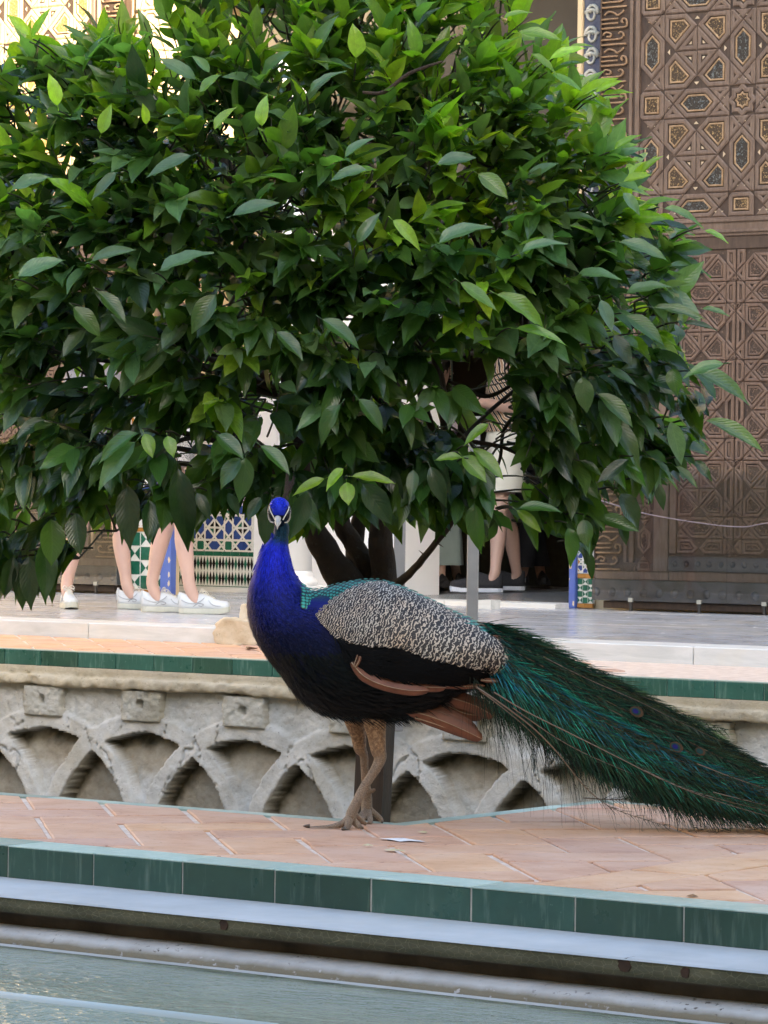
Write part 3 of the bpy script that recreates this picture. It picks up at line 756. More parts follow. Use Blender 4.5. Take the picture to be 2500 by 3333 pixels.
def make_door(name, label, xedge, sgn, lit):
    """leaf folded back against the wall; u runs from the doorway edge outwards"""
    d = thing(name, label, 'door', (xedge+sgn*.9, DY+.08, MZ))
    X = lambda u: xedge+sgn*u
    flip = sgn < 0
    Zt = lambda y: onY(2100, y, DY).z
    zi0_ = max(onY(1960, 1955, DY).z, MZ+.06)
    WL = 1.86; zb = .16; ztop = 4.55
    def bx(nm, m, u0, u1, z0, z1, y0, y1=None, bev=.004):
        xa, xb = sorted((X(u0), X(u1))); V, Fs = bevbox(xa, DY+y0, z0, xb, DY+(.08 if y1 is None else y1), z1, bev); return mesh(nm, V, Fs, m, d)
    bx('board', M_wood_dark, 0, WL, zb, ztop, .0065)
    U = .615
    ub = onY(2042, 400, DY).x-onY(1946, 400, DY).x
    u_st = onY(2075, 400, DY).x-onY(1946, 400, DY).x
    s1 = onY(2114.5, 345, DY); s2 = onY(2402.5, 670, DY); us = s1.x-onY(1946, 400, DY).x
    z_rail1, z_rail0 = Zt(718), Zt(780)
    # mouldings
    WD = M_wood_sunlit if lit else M_wood
    bx('foot_gap_shade', M_wood_dark, .05, WL, MZ+.012, zi0_-.004, .02, .12)  # dark board added to stand for the shaded void below the leaf
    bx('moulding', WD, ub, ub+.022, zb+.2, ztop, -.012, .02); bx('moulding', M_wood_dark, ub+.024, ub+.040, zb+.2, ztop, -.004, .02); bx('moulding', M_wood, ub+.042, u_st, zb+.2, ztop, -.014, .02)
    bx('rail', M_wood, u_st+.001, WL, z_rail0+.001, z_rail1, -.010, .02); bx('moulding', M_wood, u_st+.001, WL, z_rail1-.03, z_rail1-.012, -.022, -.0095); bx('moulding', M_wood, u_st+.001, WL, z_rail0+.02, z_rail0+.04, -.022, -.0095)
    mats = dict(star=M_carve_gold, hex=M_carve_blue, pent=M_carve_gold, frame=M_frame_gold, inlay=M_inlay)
    if lit: mats = dict(star=M_carve_sunlit, hex=M_carve_sunlit, pent=M_carve_sunlit, frame=M_wood_sunlit, inlay=M_inlay)
    field(d, X, flip, u_st, WL, z_rail1, ztop, U, us, s1.z, DY, mats, M_wood_sunlit if lit else M_wood, .030, .012)
    # wicket and lower field
    mats2 = dict(star=M_carve_brown, hex=M_carve_brown, pent=M_carve_brown, frame=M_wood_red, inlay=M_wood_red)
    ust2 = onY(2140, 1400, DY).x-onY(1946, 1400, DY).x; uw = onY(2190, 1400, DY).x-onY(1946, 1400, DY).x
    z_w1, z_w0 = Zt(822), Zt(1800)
    zlow = Zt(1860)
    bx('stile', M_wood, ust2, uw-.006, zlow, z_rail0, -.014, .02)
    bx('stud_rail', M_wood_dark, uw, WL, z_w1+.001, z_rail0, -.004, .02)
    U2 = .455
    us2 = onY(2285, 1100, DY).x-onY(1946, 1100, DY).x-U2/2
    field(d, X, flip, uw+.05, us2+U2, z_w0, z_w1, U2, us2, Zt(960), DY, mats2, M_wood_red, .021, .006)
    field(d, X, flip, us2+U2+.006, WL-.02, z_w0, z_w1, U2, us2+U2+.0, Zt(960), DY, mats2, M_wood_red, .021, .006)
    bx('wicket_edge', M_wood_red, uw, uw+.048, z_w0, z_w1, -.012, .02)
    field(d, X, flip, u_st+.004, ust2-.003, zlow, z_rail0, .34, (u_st+ust2)/2, Zt(1100), DY, mats2, M_wood_red, .018, .006)
    # iron bands and their round studs
    zi1, zi0 = onY(1960, 1885, DY).z, onY(1960, 1955, DY).z
    zi0 = max(zi0, MZ+.06)
    ib = bx('iron_band', M_iron, -.005, WL, zi0, zi1, -.022, .09)
    wb = bx('iron_band', M_iron, uw, WL, Zt(1856), Zt(1808), -.016, .02)
    def stud(u, z, r, par, y):
        V = []; Fs = []; n = 14
        for k, (q, h) in enumerate(((1, 0), (.86, .35), (.55, .8), (.2, 1))):
            V += [(X(u)+r*q*math.cos(2*math.pi*i/n), DY+y-.014*h, z+r*q*math.sin(2*math.pi*i/n)) for i in range(n)]
        for k in range(3):
            for i in range(n): Fs.append((k*n+i, k*n+(i+1) % n, (k+1)*n+(i+1) % n, (k+1)*n+i))
        Fs.append(tuple(3*n+i for i in range(n))); mesh('stud', V, Fs, M_iron, par, smooth=True)
    k = 0
    while .03+k*.108 < WL: stud(.03+k*.108, (zi0+zi1)/2-.012, .027, ib, -.022); k += 1
    k = 0
    while uw+.045+k*.078 < WL-.02: stud(uw+.045+k*.078, (Zt(1856)+Zt(1808))/2, .019, wb, -.016); k += 1
    bx('sill_board', M_wood_red, uw, WL, zi1+.001, Zt(1857)-.002, -.004, .02)
    bx('sill_board', M_wood, .0, uw-.002, zi1+.001, zi1+.05, -.008, .02)
    # carved inscription band: stacked bars with curling ends
    mb = MB(); z = zi1+.06; rr = random.Random(5)
    while z < ztop-.05:
        y_ = DY-.008
        def bar(za, ua, ub_, w): mb.tube([(X(ua), y_, za), (X((ua+ub_)/2), y_-.004, za), (X(ub_), y_, za)], [(w, .010)]*3 if False else w, 6)
        L = ub-.02
        bar(z, .012, L*.98, .0062); bar(z+.030, .012, L*.62, .0055)
        q = smooth_curve([(X(L*.62), y_, z+.030), (X(L*.80), y_, z+.034), (X(L*.88), y_, z+.055), (X(L*.78), y_, z+.072), (X(L*.70), y_, z+.062)], 4); mb.tube(q, .0062, 6)
        q = smooth_curve([(X(.02), y_, z+.058), (X(.04), y_, z+.075), (X(.075), y_, z+.066), (X(.07), y_, z+.048), (X(.045), y_, z+.05)], 4); mb.tube(q, .006, 6)
        bar(z+.098, .012, L*.9, .0062)
        q = smooth_curve([(X(L*.9), y_, z+.098), (X(L*1.0), y_, z+.108), (X(L*.98), y_, z+.14), (X(L*.86), y_, z+.150), (X(L*.80), y_, z+.135), (X(L*.86), y_, z+.125)], 4); mb.tube(q, .0065, 6)
        bar(z+.126, .012, L*.66, .0055); bar(z+.152, .012, L*.66, .0055)
        q = smooth_curve([(X(.03), y_, z+.178), (X(.06), y_, z+.196), (X(.10), y_, z+.186), (X(.12), y_, z+.172), (X(.15), y_, z+.185), (X(.165), y_, z+.2)], 4); mb.tube(q, .006, 6)
        z += .222
    mb.build('inscription_relief', M_carve_letters, d, smooth=True)
    bx('inscription_board', M_wood_dark, .0, .010, zi1+.052, ztop, -.012, .02)
    return d
M_carve_letters = mk_wood('carved letters wood', (.17, .105, .06), (.26, .165, .095), (.33, .22, .13))
dR = make_door('wooden_door', 'tall carved wooden door leaf at the right with star strapwork and an iron foot band', onY(1934, 1950, DY).x, 1, False)
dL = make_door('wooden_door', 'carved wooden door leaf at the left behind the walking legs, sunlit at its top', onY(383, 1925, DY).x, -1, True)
M_clip = simple('worn white clip', (.32, .32, .28)); M_blackp = simple('black clip foot', (.02, .02, .02))
# protective glass in front of the right leaf's foot, with clips
M_glass, nt, p = newmat('clear protective glass')
p.inputs['Base Color'].default_value = (1, 1, 1, 1); p.inputs['Roughness'].default_value = .01; p.inputs['IOR'].default_value = 1.45
tr = N(nt, 'BsdfTransparent'); ms = N(nt, 'MixShader'); fr = N(nt, 'Fresnel'); fr.inputs[0].default_value = 1.45
gl = N(nt, 'BsdfGlossy'); gl.inputs['Roughness'].default_value = .02
nt.links.new(fr.outputs[0], ms.inputs[0]); nt.links.new(tr.outputs[0], ms.inputs[1]); nt.links.new(gl.outputs[0], ms.inputs[2])
nt.links.new(ms.outputs[0], nt.nodes['Material Output'].inputs['Surface'])
for (pa, pb, lab, ptop) in ((1936, 2346, 'clear glass sheet guarding the foot of the right carved door', 1640), (-120, 380, 'clear glass sheet guarding the foot of the left carved door', 1640)):
    a = onY(pa, 1950, DY-.06).x; b = onY(pb, 1950, DY-.06).x
    if pa > 1000: b = a+1.8
    else: a = b-1.8
    g = thing('glass_guard', lab, 'glass', ((a+b)/2, DY-.06, MZ))
    n_ = 2
    for k in range(n_):
        xa = a+(b-a)*k/n_; xb = a+(b-a)*(k+1)/n_
        mb = MB(); mb.box((xa+.001, DY-.064, MZ+.06), (xb-.001, DY-.058, MZ+.85)); mb.build('pane', M_glass, g)
        for q in (.28, .8):
            mb = MB(); mb.box((xa+(xb-xa)*q-.014, DY-.070, MZ+.055), (xa+(xb-xa)*q+.014, DY-.054, MZ+.078)); mb.build('clip', M_clip, g)
            mb = MB(); mb.box((xa+(xb-xa)*q-.008, DY-.066, MZ), (xa+(xb-xa)*q+.008, DY-.056, MZ+.0545)); mb.build('foot', M_blackp, g)
# blue door posts with mosaic strips
def tile_field(parent, x0, x1, z0, z1, U, su, sv, y, mats):
    X = lambda u: u
    groups = {k: MB() for k in mats}; base = MB(); base.box((x0, y-.003, z0), (x1, y+.02, z1))
    rr = random.Random(3)
    for kind, P, (a, b) in network(x0, x1, z0, z1, U, su, sv, .15, .25):
        key = kind
        if kind == 'small': key = rr.choice(['small', 'star'])
        c = capmesh(P, U*.030, y-.005, X)
        if c: groups[key].add(*c)
    base.build('white_strapwork', M_t_white, parent)
    for k, g in groups.items():
        if g.v:
            o = g.build('mosaic_piece', mats[k], parent); o['kind'] = 'stuff'
tm = dict(star=M_t_green, hex=M_t_blue, pent=M_t_blue, small=M_t_black)
zt = lambda y, Y=TY, x=700: onY(x, y, Y).z
dd_ = thing('tile_dado', 'glazed tile dado with star mosaic above green and black harlequin diamonds', 'tile panel', ((X0t+X1t)/2, TY, MZ))
zg1, zg0, zd0, zg2 = zt(1794), zt(1810), zt(1906), zt(1925)
tile_field(dd_, X0t, X1t-.012, zg1, zg1+1.15, .245, onY(745, 1775, TY).x, zt(1775), TY, tm)
mb = MB(); mb.box((X1t-.0115, TY-.005, zg1), (X1t-.001, TY+.02, zg1+1.15)); mb.build('border', M_t_white, dd_)
def tile_row(parent, x0, x1, z0, z1, w, y, m, nm='tile'):
    x = x0
    while x < x1-.01:
        xb = min(x+w, x1); V, Fs = bevbox(x+.0015, y-.006, z0+.0015, xb-.0015, y+.01, z1-.0015, .001); mesh(nm, V, Fs, m, parent); x += w
tile_row(dd_, X0t, X1t, zg0, zg1, .076, TY, M_t_green); tile_row(dd_, X0t, X1t, zg2, zd0, .076, TY, M_t_green)
mb = MB(); mb.box((X0t, TY-.002, zg2-.002), (X1t, TY+.015, zg1)); mb.build('grout', M_t_white, dd_)
dw = (X1t-X0t)/round((X1t-X0t)/.0275); n = int(round((X1t-X0t)/dw)); hz = (zg0-zd0)/2
gk = {0: MB(), 1: MB()}
for i in range(n):
    for r in range(2):
        cx = X0t+dw*(i+.5); cz = zd0+hz*(r+.5); key = 1 if i % 3 == 2 else 0
        gk[key].add([(cx, TY-.0045, cz-hz*.5), (cx+dw*.5, TY-.0045, cz), (cx, TY-.0045, cz+hz*.5), (cx-dw*.5, TY-.0045, cz)], [(0, 1, 2, 3)])
gk[0].build('black_diamonds', M_t_black, dd_)['kind'] = 'stuff'; gk[1].build('green_diamonds', M_t_green, dd_)['kind'] = 'stuff'
mb = MB(); mb.box((X0t-.3, TY-.10, MZ+.0301), (X1t+.02, TY+.01, zg2-.003)); mb.build('marble_foot', M_marble_step, dd_)
def jamb(px_a, px_b, px_c, yb, mirrored, label):
    xa, xb, xc = [onY(p, yb, 17.93).x for p in (px_a, px_b, px_c)]
    j = thing('door_jamb', label, 'door post', ((xa+xb)/2, 17.93, MZ))
    x0, x1 = sorted((xa, xb)); V, Fs = bevbox(x0, 17.90, MZ, x1, 17.965, 1.55, .006); mesh('blue_post', V, Fs, M_blue, j); V, Fs = bevbox(x0+.004, 17.915, 1.5505, x1-.004, 17.966, 4.6, .006); mesh('plaster_post', V, Fs, M_plaster, j)
    for q in range(14):
        z = MZ+.05+q*.1+random.uniform(-.03, .03); w = random.uniform(.006, .02); side = random.choice((x0+.004, x1-w-.002))
        an = [2*math.pi*i/9 for i in range(9)]; V = [(side+w/2+w*.6*math.cos(a)*random.uniform(.6, 1.2), 17.8985, z+w*1.3*math.sin(a)*random.uniform(.6, 1.2)) for a in an]
        mesh('paint_chip', V, [tuple(range(9))], M_chip, j)
    x0, x1 = sorted((xb, xc)); x0 += .001; x1 -= .001
    if x1-x0 > .02:
        w = x1-x0; z = MZ+.004
        tile_row(j, x0, x1, z, z+.028, w/2, 17.93, M_t_ochre)
        nt_ = 4; c = w/3
        gm = {0: MB(), 1: MB()}; gm[1].box((x0, 17.93, z+.028), (x1, 17.95, z+.028+nt_*c))
        for r in range(nt_):
            for k in range(3):
                cx, cz = x0+c*(k+.5), z+.028+c*(r+.5); h = c*.46
                if (r+k) % 2: gm[0].add([(cx-h, 17.9275, cz-h), (cx+h, 17.9275, cz-h), (cx+h, 17.9275, cz+h), (cx-h, 17.9275, cz+h)], [(0, 1, 2, 3)])
                else:
                    gm[0].add([(cx-h, 17.9275, cz-h), (cx, 17.9275, cz), (cx-h, 17.9275, cz+h)], [(0, 1, 2)]); gm[0].add([(cx+h, 17.9275, cz-h), (cx+h, 17.9275, cz+h), (cx, 17.9275, cz)], [(0, 1, 2)])
        gm[1].build('white_ground', M_t_white, j); gm[0].build('green_chequer', M_t_green, j)['kind'] = 'stuff'
        z2 = z+.028+nt_*c
        tile_row(j, x0, x1, z2+.001, z2+.028, w/2, 17.93, M_t_ochre)
        tile_field(j, x0, x1, z2+.03, 1.55, w*1.1, (x0+x1)/2, z2+.10, 17.93, dict(star=M_t_green, hex=M_t_blue, pent=M_t_blue, small=M_t_ochre))
        # carved plaster strip above with scrolls
        mb = MB(); mb.box((x0, 17.93, 1.5502), (x1, 17.965, 4.6)); mb.build('plaster_strip', M_plaster if mirrored else simple('dark blue ground of stucco', (.05, .06, .10), (.10, .11, .15), 20, .8), j)
        mb = MB(); z = 1.6; k = 0
        while z < 4.5:
            sgn = 1 if k % 2 else -1; cx = (x0+x1)/2
            sp = [(cx+sgn*(w*.42)*(1-t*.8)*math.cos(t*9), 17.925, z+.09+(w*.55)*(1-t*.8)*math.sin(t*9)) for t in np.linspace(0, 1, 16)]
            mb.tube(sp, [.013*(1-.5*i/15) for i in range(16)], 5); mb.tube([(x0+.006, 17.926, z-.03), (cx, 17.922, z-.015), (x1-.006, 17.926, z-.03)], .012, 5); z += .13; k += 1
        mb.build('scroll_relief', M_plaster if mirrored else simple('pale carved stucco', (.34, .36, .33), (.46, .45, .40), 20, .8), j, smooth=True)
jamb(1858, 1879, 1931, 1980, False, 'chipped blue door post with a narrow mosaic strip, beside the right door')
jamb(563, 529, 420, 1925, True, 'chipped blue door post behind the white sneakers at the left')
# column with base in the doorway
cc = onY(955, 1900, 18.55); col = thing('marble_column', 'white marble column with moulded base, behind the orange tree trunk', 'column', (cc.x, 18.55, MZ+.03))
def lathe(prof, c, n=28):
    V = [(c[0]+r*math.cos(2*math.pi*i/n), c[1]+r*math.sin(2*math.pi*i/n), z) for r, z in prof for i in range(n)]
    Fs = [(k*n+i, k*n+(i+1) % n, (k+1)*n+(i+1) % n, (k+1)*n+i) for k in range(len(prof)-1) for i in range(n)]
    Fs.append(tuple(range(n))[::-1]); Fs.append(tuple((len(prof)-1)*n+i for i in range(n))); return V, Fs
zc = MZ+.03; rr_ = .122
V, Fs = lathe([(rr_, zc+.13), (rr_*.98, 1.5), (rr_*.93, 3.2)], (cc.x, 18.55)); mesh('shaft', V, Fs, M_colmarble, col, smooth=True)
V, Fs = lathe([(rr_*1.02, zc+.135), (rr_*1.07, zc+.128), (rr_*1.09, zc+.115), (rr_*1.07, zc+.10), (rr_*1.12, zc+.095), (rr_*1.30, zc+.075), (rr_*1.34, zc+.055), (rr_*1.30, zc+.04)], (cc.x, 18.55)); mesh('base', V, Fs, M_colmarble, col, smooth=True)
V, Fs = bevbox(cc.x-.175, 18.375, zc, cc.x+.175, 18.725, zc+.0405, .005); mesh('plinth', V, Fs, M_colmarble, col)
V, Fs = lathe([(rr_*.95, 3.2), (rr_*1.2, 3.3), (rr_*1.5, 3.5), (rr_*1.5, 3.6)], (cc.x, 18.55)); mesh('capital', V, Fs, M_colmarble, col, smooth=True)
# ---- unseen wings added to shade the court, sized to block sun and low sky
mb = MB(); mb.box((12, -26, -1), (20, 30, 14.9)); tag(mb.build('court_shade_wing', M_plaster, org=(16, 2, -1)), 'unseen tall cream wing added at the right of the court to block the sun', 'building')
mb = MB(); mb.box((-40, -16, -1), (11.9, -8, 9.5)); tag(mb.build('court_shade_wing', M_plaster, org=(-14, -12, -1)), 'unseen cream wing behind the viewer, set close to block low sky', 'building')
mb = MB(); mb.box((-38, -15, -1), (-27, 30, 9)); tag(mb.build('court_shade_wing', M_plaster, org=(-32, 8, -1)), 'unseen cream wing added at the left of the court to block low sky', 'building')
mb = MB(); mb.box((-26.9, -7.9, -.3), (11.9, -6, -.05)); tag(mb.build('court_paving', M_marble_step), kind='structure')
# ---- posts and cords
def post(pl, pr_, D, label, zt_=1.05):
    a = onY((pl+pr_)/2, 1800, FY-.09); D = -a.x*math.sin(TH)+a.y*math.cos(TH); w = (pr_-pl)/F_PX*D*1.0
    zb_ = -.27; p_ = thing('metal_post', label, 'post', (a.x, a.y, zb_), 'grey metal posts at the edge of the sunken bed')
    h = w/2*.92
    V, Fs = bevbox(a.x-h*.75, a.y-h*.75, zb_, a.x+h*.75, a.y+h*.75, zt_, .003)
    c_, s_ = math.cos(TH), math.sin(TH)
    V = [(a.x+(v[0]-a.x)*c_-(v[1]-a.y)*s_, a.y+(v[0]-a.x)*s_+(v[1]-a.y)*c_, v[2]) for v in V]
    V = [(a.x+(v[0]-a.x)*1.33, a.y+(v[1]-a.y)*1.33, v[2]) for v in V]
    mesh('shaft', V, Fs, M_post, p_)
    V, Fs = bevbox(a.x-.04, a.y+.0, -.20, a.x+.04, FY+.004, -.17, .002); mesh('bracket', V, Fs, M_post, p_)
    V, Fs = bevbox(a.x-h*1.05, a.y-h*1.05, zt_, a.x+h*1.05, a.y+h*1.05, zt_+.012, .002); mesh('cap', V, Fs, M_post, p_)
post(1280, 1321, 12.0, 'grey metal post right of the orange tree trunk')
post(1519, 1560, 12.0, 'grey metal post in front of the black slip-on shoes')
b = onz(1577, 1983, MZ); mb = MB(); mb.box((b.x-.045, b.y, MZ), (b.x+.045, b.y+.1, MZ+.054)); tag(mb.build('marble_block', M_marble_step, org=tuple(b)), 'small pale marble block on the gallery floor beside the second grey post', 'block')
def cord(pts, Y, m, rad, name, label, cat):
    P = [onY(x, y, Y) for x, y in pts]; mb = MB(); mb.tube(smooth_curve(P, 8), rad, 6); return tag(mb.build(name, m, org=tuple(P[0]), smooth=True), label, cat)
M_cord = simple('pale mauve cord', (.17, .14, .16), (.25, .21, .23), 30, .8)
cord([(1880, 1600), (1975, 1635), (2130, 1678), (2380, 1714), (2500, 1702), (2700, 1668)], 17.2, M_cord, .0036, 'rope', 'thin mauve rope sagging in front of the right carved door', 'cord')
st = [(470, 1740), (620, 1692), (760, 1648), (880, 1600)]
P = [onY(x, y, 17.4) for x, y in st]; V = []
for p_ in P: V += [(p_.x, p_.y, p_.z+.030), (p_.x, p_.y, p_.z-.012), (p_.x, p_.y+.003, p_.z-.012), (p_.x, p_.y+.003, p_.z+.030)]
Fs = [(4*i+j, 4*i+(j+1) % 4, 4*i+4+(j+1) % 4, 4*i+4+j) for i in range(3) for j in range(4)]
tag(mesh('barrier_strap', V, Fs, simple('pinkish grey strap', (.42, .34, .34)), org=tuple(P[0])), 'pinkish grey barrier strap across the doorway in front of the star tiles', 'strap')
# brown stake behind the peacock's legs
a = onz(1204, 2662, 0); Yb = GY+.05
p0, p1, p2, p3 = onY(1148, 2668, Yb), onY(1240, 2672, Yb), onY(1168, 2250, Yb), onY(1262, 2250, Yb)
V = [(p0.x, Yb, p0.z), (p1.x, Yb, p1.z), (p3.x, Yb, p3.z), (p2.x, Yb, p2.z)]
dz = -.86; V = [(p0.x, Yb, dz), (p1.x, Yb, dz)]+V
V2 = [(x, Yb+.035, z) for x, y, z in V]
Fs = [(0, 1, 3, 2), (2, 3, 4, 5), (7, 6, 8, 9), (9, 8, 11, 10), (5, 4, 10, 11), (0, 2, 8, 6), (2, 5, 11, 8), (1, 7, 9, 3), (3, 9, 10, 4), (0, 6, 7, 1)]
tag(mesh('wooden_stake', V+V2, Fs, simple('dark brown stained wood', (.028, .016, .010), (.055, .033, .02), 12, .6, .4, 60, stretch=(6, 6, .6)), org=((p0.x+p1.x)/2, Yb, dz)), 'dark brown wooden stake at the bed corner, right behind the peacock legs', 'stake')
# ------------------------------------------------------------------ orange tree
def mk_leafmat():
    m, nt, p = newmat('citrus leaf')
    a = N(nt, 'VertexColor'); a.layer_name = 'Col'
    uv = N(nt, 'TexCoord').outputs['UV']; sp = N(nt, 'SeparateXYZ'); nt.links.new(uv, sp.inputs[0])
    u = sp.outputs[0]; v = math_(nt, 'ABSOLUTE', math_(nt, 'SUBTRACT', sp.outputs[1], .5))
    s = math_(nt, 'SUBTRACT', math_(nt, 'MULTIPLY', u, 11.0), math_(nt, 'MULTIPLY', v, 6.5))
    s = math_(nt, 'ADD', s, math_(nt, 'MULTIPLY', noise(nt, coords(nt, 'pos'), 9, 2), 1.4))
    fr = math_(nt, 'ABSOLUTE', math_(nt, 'SUBTRACT', math_(nt, 'FRACT', s), .5))            # 0 at the vein
    vein = ramp(nt, fr, [(.0, (1, 1, 1)), (.09, (0, 0, 0))])
    rib = ramp(nt, v, [(.0, (1, 1, 1)), (.045, (0, 0, 0))])
    allv = math_(nt, 'MAXIMUM', math_(nt, 'MULTIPLY', vein, .55), rib)
    base = mix(nt, ramp(nt, noise(nt, coords(nt, 'pos'), 55, 4), [(.35, (.0, .0, .0)), (.75, (.35, .35, .35))]), a.outputs[0], (.035, .075, .03))
    base = hsv(nt, base, h=objrand(nt, .49, .51), v=objrand(nt, .85, 1.2))
    lv = mix(nt, 1.0, base, (1.9, 1.75, 1.6), 'MULTIPLY')
    base = mix(nt, math_(nt, 'MULTIPLY', allv, .20), base, lv)
    geo = N(nt, 'NewGeometry')
    under = mix(nt, .35, base, (.14, .20, .09))
    base2 = mix(nt, geo.outputs['Backfacing'], base, under)
    nt.links.new(base2, p.inputs['Base Color'])
    rg = N(nt, 'MapRange'); rg.inputs[3].default_value = .27; rg.inputs[4].default_value = .55; nt.links.new(geo.outputs['Backfacing'], rg.inputs[0])
    nt.links.new(rg.outputs[0], p.inputs['Roughness']); p.inputs['Specular IOR Level'].default_value = .8
    h = math_(nt, 'SUBTRACT', ramp(nt, fr, [(0, (0, 0, 0)), (.5, (1, 1, 1))]), rib)
    b = bump(nt, h, .20, .002); b = bump(nt, noise(nt, coords(nt, 'pos'), 160, 3), .15, .001, b)
    nt.links.new(b, p.inputs['Normal'])
    tl = N(nt, 'BsdfTranslucent'); tc = mix(nt, 1.0, base, (2.6, 3.0, .7), 'MULTIPLY'); nt.links.new(tc, tl.inputs['Color']); nt.links.new(b, tl.inputs['Normal'])
    ms = N(nt, 'MixShader'); ms.inputs[0].default_value = .40
    nt.links.new(p.outputs[0], ms.inputs[1]); nt.links.new(tl.outputs[0], ms.inputs[2]); nt.links.new(ms.outputs[0], nt.nodes['Material Output'].inputs['Surface'])
    return m
M_leaf = mk_leafmat()
TINT = {'dark': (.017, .050, .016), 'mid': (.050, .122, .028), 'fresh': (.150, .285, .030), 'lime': (.270, .450, .045), 'pale': (.105, .200, .090)}  # the pale tint paints glossy sky sheen into the leaf colour
def leaf_shape(seed):
    r = random.Random(seed)
    curl = r.uniform(.0, .42); fold = r.uniform(.25, .75); wid = r.uniform(.165, .225); twist = r.uniform(-.9, .9); wav = r.uniform(.008, .028); side = r.uniform(-.08, .08); ph = r.uniform(0, 6)
    T = [0, .06, .16, .28, .42, .56, .70, .82, .91, .97, 1.0]
    Wd = [.02, .34, .70, .94, 1.0, .93, .74, .46, .21, .08, .010]
    V = [(-.17, -.009, .01), (-.17, 0, .012), (-.17, .009, .01)]; UV = [(0, .48), (0, .5), (0, .52)]
    Fs = []
    for i, (t, w) in enumerate(zip(T, Wd)):
        for q in (-1, -.55, 0, .55, 1):
            y = q*w*wid; z = fold*abs(y)-.6*fold*abs(y)**2*2+wav*math.sin(t*15+ph+q)*abs(q)
            z += -curl*t*t+twist*.12*y*t*4
            V.append((t-.05*abs(q)*w*0, y+side*t*t, z)); UV.append((t, .5+.5*q*.98))
    n = 5
    for i in range(len(T)-1):
        for j in range(4): a = 3+i*n+j; Fs.append((a, a+n, a+n+1, a+1))
    Fs += [(0, 3+1, 3+2, 1), (1, 3+2, 3+3, 2)]
    return np.array(V), np.array(Fs), np.array(UV)
SH = [leaf_shape(s) for s in range(14)]
LM = {}
for tn, tc in TINT.items():
    for s, (V, Fs, UV) in enumerate(SH):
        me = bpy.data.meshes.new('leaf'); me.from_pydata(V.tolist(), [], Fs.tolist()); me.materials.append(M_leaf)
        a = me.color_attributes.new('Col', 'FLOAT_COLOR', 'POINT')
        j = np.array(tc)*random.Random(s*7+hash(tn) % 1).uniform(.88, 1.15); a.data.foreach_set('color', np.tile(np.append(j, 1), len(V)).astype(np.float32))
        l = me.uv_layers.new(name='UVMap'); vi = np.empty(len(me.loops), dtype=np.int32); me.loops.foreach_get('vertex_index', vi); l.data.foreach_set('uv', UV.astype(np.float32)[vi].ravel())
        me.polygons.foreach_set('use_smooth', np.ones(len(me.polygons), dtype=bool)); LM[(tn, s)] = me
D0 = 10.75
tb = onz(1203, 2660, -.86); tb = onD(1203, 1700, D0); tbase = (tb.x, tb.y, -.86)
tree = thing('orange_tree', 'bushy orange tree with glossy green leaves rising from the sunken bed behind the peacock', 'tree', tbase)
def front(px, py):
    q = 1-((px-1050)/1620)**2-((py-780)/1500)**2
    return D0-1.25*math.sqrt(max(.02, q))
outline = [(-330, 160), (30, 175), (100, 60), (180, 160), (290, 30), (340, 20), (420, 60), (470, 10), (520, -60), (600, -160), (640, -330), (1640, -330), (1660, -40), (1740, 70), (1860, 130), (1830, 210), (1960, 300), (2000, 350), (1960, 420), (2080, 500), (2100, 570), (2050, 640), (2210, 710), (2290, 800), (2220, 900), (2300, 1030), (2230, 1090), (2270, 1180), (2350, 1270), (2330, 1350), (2400, 1430), (2290, 1480), (2240, 1550), (2150, 1590), (2130, 1680), (2040, 1710), (1960, 1730), (1930, 1850), (1860, 1730), (1790, 1760), (1700, 1700), (1610, 1740), (1560, 1760), (1500, 1680), (1430, 1740), (1340, 1700), (1260, 1725), (1180, 1690), (1110, 1690), (1010, 1730), (950, 1770), (880, 1780), (850, 1740), (830, 1640), (760, 1670), (690, 1680), (640, 1710), (610, 1770), (580, 1680), (480, 1740), (440, 1680), (330, 1770), (270, 1700), (200, 1790), (180, 1940), (110, 1960), (50, 1930), (-10, 1920), (-330, 1930)]
holes = [([(1430, 1190), (1560, 1150), (1680, 1240), (1690, 1330), (1560, 1330), (1450, 1320)], .93), ([(1560, 1345), (1690, 1350), (1700, 1470), (1640, 1500), (1570, 1440)], .9), ([(1600, 1530), (1780, 1500), (1800, 1640), (1640, 1640)], .7), ([(850, 1230), (915, 1240), (900, 1370), (930, 1480), (880, 1560), (845, 1400)], .8), ([(560, 1480), (640, 1480), (640, 1600), (560, 1560)], .8), ([(1280, 1160), (1420, 1180), (1420, 1460), (1290, 1460)], .35), ([(600, 930), (690, 930), (680, 1010), (610, 1010)], .6), ([(470, 20), (570, -20), (570, 160), (470, 190)], .7), ([(180, 1080), (230, 1040), (240, 1120)], .8)]
def sm_(a, b, x): t = max(0, min(1, (x-a)/(b-a))); return t*t*(3-2*t)
def inside(P, x, y):
    c = False; j = len(P)-1
    for i in range(len(P)):
        if (P[i][1] > y) != (P[j][1] > y) and x < (P[j][0]-P[i][0])*(y-P[i][1])/(P[j][1]-P[i][1])+P[i][0]: c = not c
        j = i
    return c
def projpx(p):
    c, s = math.cos(TH), math.sin(TH); x = p.x*c+p.y*s; d = -p.x*s+p.y*c
    u = x/d*F_PX; v = -(p.z-HC)/d*F_PX
    return 1250+u*math.cos(ROLL)-v*math.sin(ROLL), HOR+u*math.sin(ROLL)+v*math.cos(ROLL), d
LEAVES = []          # (matrix, tint, shape, distance)
